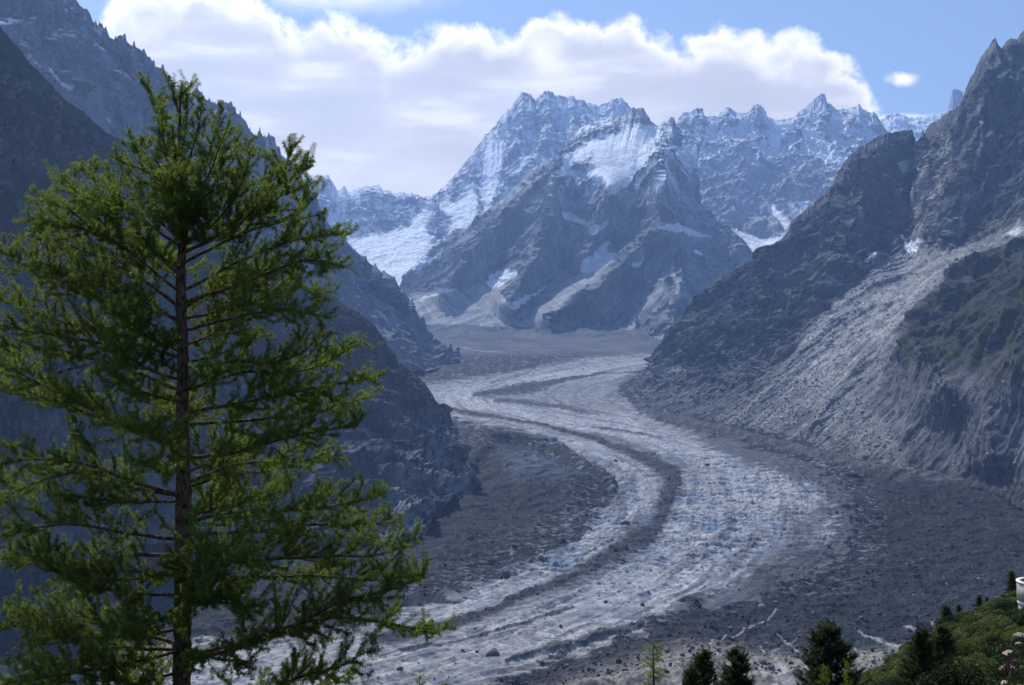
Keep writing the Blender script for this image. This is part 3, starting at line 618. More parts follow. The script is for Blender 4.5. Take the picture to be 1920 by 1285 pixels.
def l_color(P, px, py, V, N, h, aux):
    x, y, z = P[..., 0], P[..., 1], P[..., 2]; r, k = aux
    n1 = fbm(x / 70, y / 70, z / 130, o=5, seed=272); n2 = fbm(x / 14, y / 14, z / 40, o=4, seed=273)
    C = lerp((0.12, 0.14, 0.175), (0.26, 0.275, 0.31), sstep(-.4, .5, n1 + n2 * .6))
    C = lerp(C, (0.27, 0.25, 0.24), l_scree(px, py, P) * .8)
    low = sstep(610, 660, py + n1 * 30) * sstep(640, 740, px)
    C = lerp(C, lerp((0.15, 0.15, 0.155), (0.26, 0.25, 0.245), sstep(-.3, .4, n2 + n1)), np.maximum(low, sstep(.2, .0, np.abs(N[..., 2] - .9)) * .2))
    s = polys(px, py, L_SNOW, 1.2, (n2 * 5, n2 * 5))
    return lerp(C, SNOW, s)
M_LEFT = terrain_mat('left_wall_rock', 45.0, 8.0, bump=1.0, contrast=0.25, streak=0.5)
mountain('mountain', [L_CREST, L_M1, L_LOW], 1400, [200, 110], disp_rock(190, 55, 280, zs=.25, smooth=lambda px, py, V, P: l_scree(px, py, P) * .7), l_color, M_LEFT, back=700, cap=.10, jag=(11.0, 9.0))

# ---- near dark spur on the left
N_CREST = [(-420, -330, 1450), (-200, -130, 1600), (0, 50, 1800), (23, 75, 1820), (56, 117, 1850), (89, 149, 1900), (126, 188, 1950), (163, 217, 2000), (198, 246, 2050), (233, 264, 2100), (300, 320, 2200), (400, 400, 2350), (500, 478, 2500), (560, 522, 2600), (600, 550, 2650), (620, 560, 2680), (636, 565, 2690), (650, 574, 2700), (658, 580, 2700), (672, 588, 2720),
           (686, 598, 2740), (703, 613, 2750), (713, 626, 2760), (723, 641, 2770), (732, 655, 2770), (740, 664, 2770), (747, 679, 2770), (757, 688, 2760), (766, 695, 2760), (783, 706, 2750), (800, 721, 2740), (810, 738, 2720), (818, 753, 2700), (828, 765, 2680), (843, 780, 2640), (852, 800, 2580), (862, 822, 2500), (872, 846, 2420), (880, 875, 2330), (885, 905, 2250), (892, 915, 2230)]
N_M1 = [(-420, 300, 1350), (0, 400, 1650), (200, 480, 1850), (400, 600, 2050), (560, 690, 2250), (650, 740, 2350), (720, 780, 2400), (780, 830, 2380), (830, 870, 2300), (865, 900, 2230), (888, 920, 2200)]
N_LOW = [(-420, 1080, 1600), (0, 1030, 1740), (300, 1020, 1770), (560, 1010, 1800), (700, 1015, 1790), (770, 1012, 1800), (812, 990, 1880), (828, 955, 2000), (850, 935, 2080), (880, 925, 2150), (892, 925, 2170)]
def n_color(P, px, py, V, N, h, aux):
    x, y, z = P[..., 0], P[..., 1], P[..., 2]; r, k = aux
    n1 = fbm(x / 50, y / 50, z / 70, o=5, seed=292); n2 = fbm(x / 9, y / 9, z / 26, o=4, seed=293)
    C = lerp((0.040, 0.045, 0.053), (0.19, 0.19, 0.19), sstep(-.3, .6, n1 + n2 * .7))
    line = 720 + np.clip((px - 560) * 0.25, -60, 60)
    veg = sstep(0.0, 130.0, line - py + n1 * 160 + 40) * sstep(.05, .35, N[..., 2] + n2 * .3 + .1)
    C = lerp(C, lerp((0.028, 0.040, 0.020), (0.055, 0.065, 0.032), sstep(-.4, .4, n2)), np.clip(veg, 0, .92))
    pale = sstep(0, 60, sdf_poly(px, py, [(780, 790), (860, 800), (895, 900), (880, 930), (820, 960), (790, 1000), (740, 1010), (760, 900)]) + 40)
    C = lerp(C, (0.40, 0.39, 0.38), pale * sstep(-.3, .35, n2 + n1 * .5) * .75)
    foot = sstep(950, 1000, py + n1 * 40) * sstep(800, 700, px)
    return lerp(C, lerp((0.12, 0.12, 0.125), (0.24, 0.235, 0.23), sstep(-.4, .4, n2)), foot * .9)
M_NEAR = terrain_mat('near_wall_rock', 26.0, 5.0, bump=1.0, contrast=0.25, streak=0.5)
mountain('mountain', [N_CREST, N_M1, N_LOW], 1500, [190, 210], disp_rock(120, 46, 300, zs=.26), n_color, M_NEAR, back=500, cap=.10)

# ---- right wall: spur, gully, rock tower, talus apron
W_CREST = [(1222, 672, 3800), (1231, 663, 3800), (1240, 648, 3830), (1252, 633, 3850), (1258, 620, 3850), (1262, 611, 3860), (1275, 592, 3870), (1288, 577, 3880), (1300, 563, 3900), (1325, 542, 3920), (1349, 523, 3930), (1380, 505, 3950), (1414, 485, 3950), (1440, 466, 3980), (1469, 446, 4000), (1477, 434, 4020), (1484, 415, 4050), (1505, 398, 4100), (1524, 383, 4100), (1540, 366, 4150),
           (1556, 353, 4150), (1568, 334, 4200), (1578, 315, 4200), (1588, 300, 4250), (1605, 283, 4280), (1623, 271, 4300), (1640, 260, 4350), (1658, 251, 4350), (1685, 247, 4400), (1700, 244, 4400), (1712, 242, 4400), (1714, 252, 4420), (1716, 264, 4450), (1721, 266, 4460), (1727, 263, 4450), (1728, 246, 4440), (1731, 243, 4430), (1733, 254, 4420), (1738, 243, 4400), (1748, 231, 4380), (1762, 223, 4350),
           (1775, 211, 4300), (1790, 204, 4250), (1803, 194, 4200), (1807, 184, 4180), (1811, 168, 4170), (1818, 150, 4160), (1825, 140, 4150), (1831, 127, 4130), (1838, 110, 4120), (1844, 102, 4110), (1850, 93, 4110), (1857, 86, 4100), (1861, 76, 4100), (1867, 74, 4100), (1870, 82, 4090), (1877, 92, 4080), (1886, 80, 4070), (1897, 72, 4060), (1906, 74, 4050), (1913, 66, 4050), (1920, 57, 4050),
           (1960, 30, 4000), (2050, -20, 3900), (2400, -200, 3500)]
W_M1 = [(1214, 690, 3700), (1262, 655, 3650), (1320, 615, 3620), (1400, 560, 3650), (1470, 520, 3680), (1530, 480, 3720), (1590, 440, 3780), (1640, 420, 3850), (1685, 400, 3980), (1706, 395, 4120), (1730, 390, 3950), (1770, 370, 3820), (1820, 340, 3720), (1870, 310, 3640), (1920, 290, 3580), (2050, 240, 3400), (2400, 100, 3000)]
W_M2 = [(1200, 715, 3580), (1260, 705, 3460), (1330, 690, 3380), (1420, 650, 3360), (1500, 600, 3380), (1560, 560, 3400), (1620, 510, 3500), (1665, 480, 3620), (1700, 468, 3700), (1730, 458, 3640), (1780, 452, 3500), (1850, 448, 3350), (1920, 425, 3250), (2050, 390, 3000), (2400, 300, 2600)]
W_M3 = [(1190, 740, 3500), (1250, 750, 3300), (1320, 755, 3180), (1400, 750, 3060), (1480, 740, 2960), (1560, 720, 2880), (1620, 700, 2840), (1680, 670, 2800), (1720, 650, 2760), (1780, 620, 2660), (1850, 590, 2520), (1920, 560, 2380), (2050, 520, 2200), (2400, 450, 1900)]
W_LOW = [(1196, 790, 3080), (1262, 806, 2960), (1340, 822, 2860), (1430, 842, 2720), (1510, 858, 2620), (1600, 880, 2460), (1690, 900, 2320), (1760, 908, 2270), (1830, 914, 2220), (1880, 930, 2130), (1930, 960, 2000), (2050, 1010, 1800), (2400, 1150, 1500)]
W_BUMPS = [([(1748, 231, 35), (1745, 330, 45), (1750, 400, 40), (1740, 450, 30)], 120), ([(1865, 75, 50), (1830, 250, 60), (1800, 350, 50), (1775, 440, 35)], 170), ([(1640, 260, 60), (1600, 380, 70), (1560, 480, 60)], 150),
           ([(1960, 400, 40), (1900, 455, 45), (1830, 500, 60), (1760, 555, 70), (1710, 640, 70), (1760, 720, 90)], 150), ([(1980, 500, 90), (1900, 620, 110), (1840, 760, 90), (1860, 850, 60)], 90),
           ([(1560, 600, 30), (1480, 680, 30), (1420, 760, 24)], 30), ([(1640, 640, 26), (1580, 720, 26), (1520, 800, 22)], 34), ([(1712, 262, 12), (1708, 330, 12), (1700, 400, 12), (1696, 455, 14)], -150)]
W_SNOW = [[(1690, 448), (1699, 460), (1722, 454), (1732, 444), (1727, 470), (1703, 476), (1694, 466)], [(1696, 405), (1706, 412), (1708, 430), (1698, 455), (1692, 440)], [(1700, 300), (1712, 298), (1722, 286), (1727, 282), (1716, 310), (1708, 326), (1697, 318)], [(1696, 385), (1702, 385), (1701, 402), (1696, 400)],
          [(1763, 446), (1772, 443), (1775, 449), (1766, 452)], [(1874, 130), (1885, 125), (1895, 118), (1890, 132), (1880, 140), (1872, 148)], [(1890, 142), (1901, 138), (1899, 150)], [(1620, 487), (1636, 478), (1642, 480), (1630, 489)], [(1730, 303), (1742, 318), (1745, 324), (1736, 318)], [(1834, 226), (1846, 222), (1842, 230)], [(1890, 440), (1915, 425), (1900, 440)],
          [(1777, 452), (1795, 456), (1790, 459)]]
def w_talus(px, py, P):
    x, y, z = P[..., 0], P[..., 1], P[..., 2]; n = fbm(x / 70, y / 70, z / 70, o=4, seed=321)
    up = polys(px, py, [[(1925, 405), (1925, 445), (1860, 470), (1790, 510), (1740, 555), (1700, 600), (1660, 680), (1640, 760), (1700, 850), (1700, 890), (1560, 870), (1420, 830), (1300, 800), (1420, 740), (1500, 640), (1560, 570), (1640, 500), (1690, 474), (1740, 458), (1800, 456), (1850, 450), (1890, 432)]], 8, (n * 22, n * -18))
    return up
def w_disp(P, px, py, V):
    h, (r, k) = disp_rock(120, 46, 310, zs=.20, smooth=lambda a, b, c, d: w_talus(a, b, d) * .8, lean=-.55)(P, px, py, V)
    x, y, z = P[..., 0], P[..., 1], P[..., 2]
    ta = w_talus(px, py, P)
    lowz = sstep(640, 760, py + (px - 1500) * .08)
    ac = .483 * x - .876 * y + fbm(x / 90, y / 90, z / 90, o=3, seed=315) * 22
    g = ridged(ac / 30, z / 330, o=5, seed=316)
    blk = fbm(x / 11, y / 11, z / 11, o=4, seed=318, gain=.6)
    h = h * (1 - .78 * lowz) + (g - .45) * 10 * np.maximum(ta, lowz) + blk * 4 * np.maximum(ta, lowz)
    return h, (r, k, ta, g)
def w_color(P, px, py, V, N, h, aux):
    x, y, z = P[..., 0], P[..., 1], P[..., 2]; r, k, ta, g = aux
    n1 = fbm(x / 60, y / 60, z / 80, o=5, seed=322); n2 = fbm((x - z * .6) / 9, y / 11, z / 34, o=4, seed=323)
    C = lerp((0.055, 0.06, 0.068), (0.20, 0.195, 0.185), sstep(-.4, .5, n1 + n2 * .7))
    slab = polys(px, py, [[(1745, 290), (1775, 250), (1800, 260), (1790, 330), (1770, 400), (1760, 450), (1720, 450), (1718, 360)], [(1190, 745), (1185, 715), (1205, 690), (1250, 670), (1300, 700), (1290, 760)], [(1780, 440), (1800, 380), (1835, 345), (1845, 350), (1810, 400), (1795, 450)]], 8, (n1 * 24, n1 * 20))
    C = lerp(C, (0.42, 0.385, 0.335), slab * sstep(-.35, .25, n2 + n1 * .5) * .9)  # sunlit slab faces painted pale and warm into the rock colour
    tc = lerp((0.17, 0.168, 0.165), (0.38, 0.365, 0.34), sstep(-.45, .45, n2 + n1 * .7))
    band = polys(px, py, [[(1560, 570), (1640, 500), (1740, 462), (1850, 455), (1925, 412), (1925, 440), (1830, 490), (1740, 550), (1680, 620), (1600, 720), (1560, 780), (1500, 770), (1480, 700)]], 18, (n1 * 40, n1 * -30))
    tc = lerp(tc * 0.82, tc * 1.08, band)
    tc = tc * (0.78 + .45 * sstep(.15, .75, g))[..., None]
    pale = sstep(.55, .75, g) * sstep(-.1, .3, n1)
    tc = lerp(tc, (0.50, 0.45, 0.38), pale * .6 * band)
    C0 = C
    lowz = sstep(650, 740, py + (px - 1500) * .05 + n1 * 60)
    lc = lerp((0.075, 0.079, 0.085), (0.20, 0.20, 0.20), sstep(-.4, .5, n2 + n1 * .4))
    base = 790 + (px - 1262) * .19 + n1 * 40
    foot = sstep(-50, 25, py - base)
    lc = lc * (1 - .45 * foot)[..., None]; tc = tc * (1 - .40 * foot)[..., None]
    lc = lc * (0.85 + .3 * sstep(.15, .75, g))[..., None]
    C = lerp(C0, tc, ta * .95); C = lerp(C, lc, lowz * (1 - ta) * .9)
    vg = polys(px, py, [[(1930, 440), (1860, 480), (1800, 520), (1755, 560), (1715, 600), (1700, 660), (1760, 690), (1830, 690), (1880, 720), (1930, 700), (2300, 760), (2300, 400)]], 14, (n1 * 50, n1 * -50))
    vn = sstep(-.25, .15, n1 + n2 * .6)
    gc = lerp((0.030, 0.042, 0.020), (0.085, 0.092, 0.040), sstep(-.2, .5, n1 + n2 * .5))
    C = lerp(C, gc, vg * vn * .95)
    v2 = sstep(.05, .3, n1) * sstep(.1, .4, N[..., 2]) * (1 - ta) * (1 - lowz) * sstep(240, 330, py)
    C = lerp(C, (0.055, 0.062, 0.035), v2 * .6 * (1 - slab))
    s = polys(px, py, W_SNOW, 1.4, (n2 * 5, n2 * 5))
    return lerp(C, SNOW, s)
M_RIGHT = terrain_mat('right_wall_rock', 30.0, 5.5, bump=1.0, contrast=0.25, streak=0.6)
mountain('mountain', [W_CREST, W_M1, W_M2, W_M3, W_LOW], 1300, [150, 110, 130, 120], w_disp, w_color, M_RIGHT, back=600, bumps=W_BUMPS, cap=.06)

# ------------------------------------------------------------------ haze
def build_haze():
    me = bpy.data.meshes.new('haze')
    x0, x1, y0, y1, z0, z1 = -9000, 9000, -700, 15900, -560, 3400
    v = [(x, y, z) for x in (x0, x1) for y in (y0, y1) for z in (z0, z1)]
    f = [(0, 1, 3, 2), (4, 6, 7, 5), (0, 4, 5, 1), (2, 3, 7, 6), (0, 2, 6, 4), (1, 5, 7, 3)]
    me.from_pydata(v, [], f); m = bpy.data.materials.new('haze_air'); m.use_nodes = True
    t = NT(m.node_tree); t.n.clear()
    pv = t.new('ShaderNodeVolumePrincipled'); pv.inputs['Color'].default_value = (*HAZE_COL, 1); pv.inputs['Density'].default_value = HAZE_DENS
    pv.inputs['Anisotropy'].default_value = 0.35
    o = t.new('ShaderNodeOutputMaterial'); t.link(pv.outputs[0], o.inputs['Volume'])
    me.materials.append(m); ob = link(bpy.data.objects.new('haze', me)); tag(ob, kind='stuff')
build_haze()
# ------------------------------------------------------------------ near hillside below the viewer
def hill_z(x, y):
    x = np.asarray(x, float); y = np.asarray(y, float)
    add = 0.42 * np.where(x > 8, x - 5.3, np.where(x > 2, (x - 2) ** 2 / 24 * 1.8, 0.0))
    yc = 80 + np.maximum(x - 23, 0) * 1.56
    add = add * sstep(8, 32, y)
    z = -1.75 - np.where(y > 0, 0.36 * y, 0.06 * y) + add - 0.62 * np.maximum(y - yc, 0)
    z = z + 0.5 * fbm(x / 14, y / 14, o=4, seed=401) * np.clip(np.hypot(x, y) / 12, 0, 1) * 2
    return np.maximum(z, PL_B * y - PL_A - 12)
def build_hill():
    xs = np.concatenate([np.linspace(-700, -120, 40), np.linspace(-118, 140, 420), np.linspace(142, 800, 60)])
    ys = np.concatenate([np.linspace(-120, -8, 25), np.linspace(-6, 150, 330), np.linspace(152, 1400, 160)])
    X, Y = np.meshgrid(xs, ys); Z = hill_z(X, Y)
    n = fbm(X / 5, Y / 5, o=5, seed=411); n2 = fbm(X / 1.2, Y / 1.2, o=3, seed=412)
    C = lerp((0.035, 0.048, 0.018), (0.085, 0.10, 0.035), sstep(-.4, .4, n + .4 * n2))
    C = lerp(C, (0.16, 0.14, 0.12), sstep(.22, .4, n2 + n * .4) * .7)
    far = sstep(170, 420, Y)
    C = lerp(C, lerp((0.10, 0.093, 0.086), (0.22, 0.20, 0.18), sstep(-.4, .4, n)), far)
    m = terrain_mat('hillside_turf', 1.6, 0.25, bump=1.0, contrast=0.3)
    tag(mesh_np('hill', np.stack([X, Y, Z], -1).reshape(-1, 3), grid_faces(*X.shape)[:, ::-1], m, smooth=True, attrs={'Col': C.reshape(-1, 3)}), kind='structure')
build_hill()

# ------------------------------------------------------------------ boulders and rubble
def rock_mesh_data(n, seed, flat=1.0):
    """angular rock: a cut sphere"""
    rng = np.random.RandomState(seed); u = np.linspace(0, math.pi, n); v = np.linspace(0, 2 * math.pi, n * 2, endpoint=False)
    U, V = np.meshgrid(u, v, indexing='ij'); D = np.stack([np.sin(U) * np.cos(V), np.sin(U) * np.sin(V), np.cos(U)], -1)
    r = np.full(U.shape, 1.25)
    for k in range(16):
        nrm = rng.normal(size=3); nrm /= np.linalg.norm(nrm); d = rng.uniform(0.62, 0.95); c = D @ nrm
        r = np.where(c > 0.05, np.minimum(r, d / np.maximum(c, .05)), r)
    r *= 1 + 0.05 * fbm(D[..., 0] * 3, D[..., 1] * 3, D[..., 2] * 3, o=3, seed=seed)
    P = D * r[..., None]; P[..., 2] *= flat
    k = n * 2; f = []
    for i in range(n - 1):
        for j in range(k): f.append((i * k + j, (i + 1) * k + j, (i + 1) * k + (j + 1) % k, i * k + (j + 1) % k))
    return P.reshape(-1, 3), np.array(f)
def rock_mat(name, c1, c2):
    m, t, b = principled(name, rough=0.9, spec=.15)
    tc = t.new('ShaderNodeTexCoord'); n = t.noise(tc.outputs['Object'], 1.6, 7, .65, .4).outputs[0]
    t.link(t.mix(t.maprange(n, .35, .65), c1, c2), b.inputs['Base Color'])
    bp = t.new('ShaderNodeBump'); bp.inputs['Strength'].default_value = .8; bp.inputs['Distance'].default_value = .15; t.link(n, bp.inputs['Height']); t.link(bp.outputs[0], b.inputs['Normal'])
    return m
RM_DARK = rock_mat('dark_boulder_rock', (0.045, 0.047, 0.055), (0.11, 0.11, 0.115)); RM_PALE = rock_mat('pale_boulder_rock', (0.26, 0.26, 0.26), (0.5, 0.49, 0.47)); RM_GREY = rock_mat('grey_boulder_rock', (0.12, 0.12, 0.125), (0.24, 0.235, 0.23))
BOULDERS = [  # photo x, y of the foot, width px, height/width, material, label
    (750, 1256, 15, .65, RM_DARK, 'small dark cube-like boulder alone on the pale ice beyond the lowest larch branch'),
    (926, 1228, 27, .5, RM_DARK, 'largest dark slab boulder standing on the dirty ice above the brown gravel bank'),
    (868, 1219, 8, .5, RM_DARK, 'small flat dark rock just to the left of the largest slab boulder'),
    (753, 1262, 7, .4, RM_DARK, 'tiny dark rock lying directly in front of the cube-like boulder'),
    (1171, 990, 20, .75, RM_DARK, 'rounded dark boulder beside the bend of the main medial moraine'),
    (1154, 868, 9, .6, RM_DARK, 'dark rock on clean ice left of the upper medial moraine'),
    (1325, 861, 9, .4, RM_DARK, 'low dark rock on white ice right of the widest part of the moraine'),
    (1327, 875, 8, .5, RM_DARK, 'dark rock just below the low one on the white ice'),
    (1357, 882, 8, .5, RM_DARK, 'right-hand small dark rock of the three on the white ice'),
    (1267, 846, 6, .5, RM_DARK, 'small dark rock on ice above the widest part of the moraine'),
    (1599, 890, 28, .32, RM_DARK, 'long low dark boulder on grey debris below the foot of the right wall'),
    (1366, 780, 9, .55, RM_PALE, 'pale boulder at the foot of the dark spur near the glacier edge'),
    (1518, 813, 9, .6, RM_PALE, 'pale boulder on grey debris above the edge of the glacier'),
    (1205, 1134, 9, .8, RM_DARK, 'dark upright rock on the seracs left of the lower debris'),
    (1052, 1176, 7, 1.0, RM_DARK, 'narrow dark rock standing on the lower ice tongue'),
    (1136, 1129, 8, .6, RM_DARK, 'dark rock on the ice just below the lower medial moraine'),
    (1835, 1088, 10, .35, RM_PALE, 'flat white slab on dark debris left of the round terrace'),
    (1429, 1136, 16, .3, RM_GREY, 'flat grey boulder on the dark debris above the meltwater streak'),
    (1376, 1146, 12, .4, RM_GREY, 'grey boulder on the dark debris near the lower ice edge'),
    (1595, 1165, 11, .45, RM_DARK, 'dark boulder on debris straight above the big stone pine'),
    (1455, 1125, 11, .5, RM_GREY, 'grey boulder at the head of the meltwater streak'),
    (1282, 1230, 8, .7, RM_PALE, 'small pale boulder on the brown gravel beside the larch sapling'),
    (1015, 1244, 12, .5, RM_PALE, 'pale boulder on the crest of the brown gravel bank'),
    (1062, 1252, 9, .5, RM_GREY, 'grey boulder a little below the crest of the gravel bank'),
]
def build_boulders():
    protos = []
    for s in range(4):
        P, f = rock_mesh_data(12, 500 + s); protos.append((P, f))
    for i, (x, y, w, hr, m, lab) in enumerate(BOULDERS):
        p = floor_at(x, y); R_ = w / 2 / F * p[1]
        P, f = protos[i % 4]; rng = random.Random(i)
        a = rng.uniform(0, 6.3); ca, sa = math.cos(a), math.sin(a)
        Q = P * np.array([R_, R_ * rng.uniform(.7, 1.0), R_ * hr * 1.0]); Q = np.stack([Q[:, 0] * 1, Q[:, 1], Q[:, 2]], -1)
        o = mesh_np('boulder', Q, f, m); o.location = (p[0], p[1], p[2] + R_ * hr * .7); o.rotation_euler = (rng.uniform(-.12, .12), rng.uniform(-.2, .2), rng.uniform(-.5, .5))
        tag(o, lab, 'boulder', 'boulders scattered on the glacier and its debris')
build_boulders()
def scatter(P0, sizes, seed):
    rng = np.random.RandomState(seed); N = len(P0)
    base = np.array([(-1, -1, -1), (1, -1, -1), (1, 1, -1), (-1, 1, -1), (-1, -1, 1), (1, -1, 1), (1, 1, 1), (-1, 1, 1)], float) * .5
    V = base[None] * rng.uniform(.55, 1.25, (N, 8, 3)) + rng.normal(0, .12, (N, 8, 3))
    V *= sizes[:, None, None] * rng.uniform([.7, .7, .45], [1.3, 1.2, .95], (N, 3))[:, None]
    a = rng.uniform(0, 6.28, N); ca, sa = np.cos(a)[:, None], np.sin(a)[:, None]
    V = np.stack([V[..., 0] * ca - V[..., 1] * sa, V[..., 0] * sa + V[..., 1] * ca, V[..., 2]], -1)
    V = V + P0[:, None] + np.array([0, 0, .15]) * sizes[:, None, None]
    F0 = np.array([(0, 3, 2, 1), (4, 5, 6, 7), (0, 1, 5, 4), (1, 2, 6, 5), (2, 3, 7, 6), (3, 0, 4, 7)])
    return V.reshape(-1, 3), (F0[None] + np.arange(N)[:, None, None] * 8).reshape(-1, 4)
def build_rubble():
    rng = np.random.RandomState(77); f = FLOOR
    pr = f['deb'] * (0.4 + .6 * sstep(700, 1200, f['py'])) + f['mor'] * .7 + f['clean'] * 0.05
    pr = pr * (f['py'] > 690) * (f['py'] < 1300); pr = pr / pr.sum()
    idx = rng.choice(len(pr), 15000, p=pr); s = rng.lognormal(.35, .5, len(idx)) * (1 + .0 * idx)
    tone = rng.uniform(0, 1, len(idx))
    V1, F1 = scatter(f['P'][idx], np.clip(s, .8, 8), 3)
    c = lerp((0.02, 0.024, 0.03), (0.20, 0.205, 0.21), tone ** 3); C1 = np.repeat(c, 8, 0)
    m = terrain_mat('rubble_rock', 3.0, 0.8, bump=.6, contrast=0.2)
    tag(mesh_np('rubble', V1, F1, m, attrs={'Col': C1}), kind='stuff')
    P, px, py, aux = o_P[[k for k in o_P][-1]]
    ta = aux[2].ravel(); pr = ta * (py > 440) * (px < 1940) + .22 * (py > 690) * (px < 1940); pr = pr * (1 - .8 * sstep(0, 20, sdf_poly(px, py, [(1940, 440), (1700, 580), (1700, 690), (1940, 700)]))); pr = pr / pr.sum()
    idx = rng.choice(len(pr), 9000, p=pr); s = np.clip(rng.lognormal(.5, .5, len(idx)), 1, 9)
    V2, F2 = scatter(P[idx], s, 4); tone = rng.uniform(0, 1, len(idx)); c = lerp((0.15, 0.15, 0.155), (0.46, 0.44, 0.41), tone ** 1.5)
    tag(mesh_np('talus_rubble', V2, F2, m, attrs={'Col': np.repeat(c, 8, 0)}), kind='stuff')
build_rubble()

# ------------------------------------------------------------------ tree helpers
def unit(v): return v / (np.linalg.norm(v, axis=-1, keepdims=True) + 1e-9)
class Wood:
    def __init__(s): s.v = []; s.f = []; s.n = 0
    def tube(s, P, R_, k=6):
        P = np.asarray(P, float); n = len(P); T = unit(np.gradient(P, axis=0))
        ref = np.array([0.0, 0.0, 1.0]) if abs(T[0][2]) < .8 else np.array([1.0, 0, 0])
        A = unit(np.cross(T, ref)); B = np.cross(T, A); a = np.arange(k) * 2 * math.pi / k
        V = P[:, None] + (A[:, None] * np.cos(a)[None, :, None] + B[:, None] * np.sin(a)[None, :, None]) * np.asarray(R_)[:, None, None]
        s.v.append(V.reshape(-1, 3)); b = s.n
        i = np.arange(n - 1)[:, None] * k + b; j = np.arange(k)[None]; jn = (j + 1) % k
        s.f.append(np.stack([i + j, i + jn, i + k + jn, i + k + j], -1).reshape(-1, 4)); s.n += n * k
    def build(s, name, mat, parent): return mesh_np(name, np.concatenate(s.v), np.concatenate(s.f), mat, parent, smooth=True)
def smooth_path(pts, n):
    P = np.asarray(pts, float)
    if len(P) == 2: return P[0] + (P[1] - P[0]) * np.linspace(0, 1, n)[:, None]
    d = np.concatenate([[0], np.cumsum(np.linalg.norm(np.diff(P, axis=0), axis=1))]); d /= d[-1]; out = []
    M = np.gradient(P, d, axis=0)
    for t in np.linspace(0, 1, n):
        i = min(max(np.searchsorted(d, t) - 1, 0), len(P) - 2); h = d[i + 1] - d[i]; u = (t - d[i]) / h
        out.append((2 * u ** 3 - 3 * u ** 2 + 1) * P[i] + (u ** 3 - 2 * u ** 2 + u) * h * M[i] + (-2 * u ** 3 + 3 * u ** 2) * P[i + 1] + (u ** 3 - u ** 2) * h * M[i + 1])
    return np.array(out)
def needles(C, T, rng, per, ln, wd, fwd, jit=.5):
    """C: tuft centres, T: twig directions -> one thin triangle per needle"""
    N = len(C); C = np.repeat(C, per, 0); T = np.repeat(T, per, 0); n = N * per
    r = unit(rng.normal(size=(n, 3))); side = unit(r - T * (r * T).sum(1, keepdims=True))
    d = unit(side + T * fwd * rng.uniform(.3, 1.4, (n, 1)) + np.array([0, 0, .12]))
    L = ln * rng.uniform(1 - jit, 1 + jit * .4, (n, 1)); w = unit(np.cross(d, rng.normal(size=(n, 3)))) * wd / 2
    o = C + d * 0.004
    V = np.stack([o - w * .6, o + w * .6, o + d * L * .6 + w, o + d * L], 1)
    V[:, 2] = o + d * L * .55 + w
    return V.reshape(-1, 3), np.stack([np.arange(n) * 4, np.arange(n) * 4 + 1, np.arange(n) * 4 + 2, np.arange(n) * 4 + 3], -1)
def needle_mat(name, c_dark, c_lit, c_trans, k=.45, rough=.5, spec=.3):
    m = bpy.data.materials.new(name); m.use_nodes = True; t = NT(m.node_tree); t.n.clear()
    a = t.new('ShaderNodeAttribute', attribute_name='tone')
    d = t.new('ShaderNodeBsdfPrincipled'); d.inputs['Roughness'].default_value = .5; d.inputs['Specular IOR Level'].default_value = .35
    d.inputs['Roughness'].default_value = rough; d.inputs['Specular IOR Level'].default_value = spec
    t.link(t.mix(a.outputs['Fac'], c_dark, c_lit), d.inputs['Base Color'])
    tr = t.new('ShaderNodeBsdfTranslucent'); t.link(t.mix(a.outputs['Fac'], tuple(x * .75 for x in c_trans), c_trans), tr.inputs[0])
    mx = t.new('ShaderNodeMixShader'); mx.inputs[0].default_value = k; t.link(d.outputs[0], mx.inputs[1]); t.link(tr.outputs[0], mx.inputs[2])
    o = t.new('ShaderNodeOutputMaterial'); t.link(mx.outputs[0], o.inputs[0]); return m
def bark_mat(name, c1, c2, sc=18):
    m, t, b = principled(name, rough=.92, spec=.1); tc = t.new('ShaderNodeTexCoord')
    v = t.vmath('MULTIPLY', tc.outputs['Object'], (1, 1, .28)); n = t.noise(v, sc, 6, .7, .6).outputs[0]
    t.link(t.mix(t.maprange(n, .35, .65), c1, c2), b.inputs['Base Color'])
    bp = t.new('ShaderNodeBump'); bp.inputs['Strength'].default_value = 1.0; bp.inputs['Distance'].default_value = .03; t.link(n, bp.inputs['Height']); t.link(bp.outputs[0], b.inputs['Normal'])
    return m
BARK = bark_mat('larch_bark', (0.03, 0.021, 0.017), (0.24, 0.165, 0.125)); TWIG = bark_mat('twig_bark', (0.03, 0.022, 0.017), (0.10, 0.075, 0.055), 40)
LARCH = needle_mat('larch_needles', (0.018, 0.042, 0.014), (0.125, 0.18, 0.042), (0.30, 0.42, 0.05), .44)

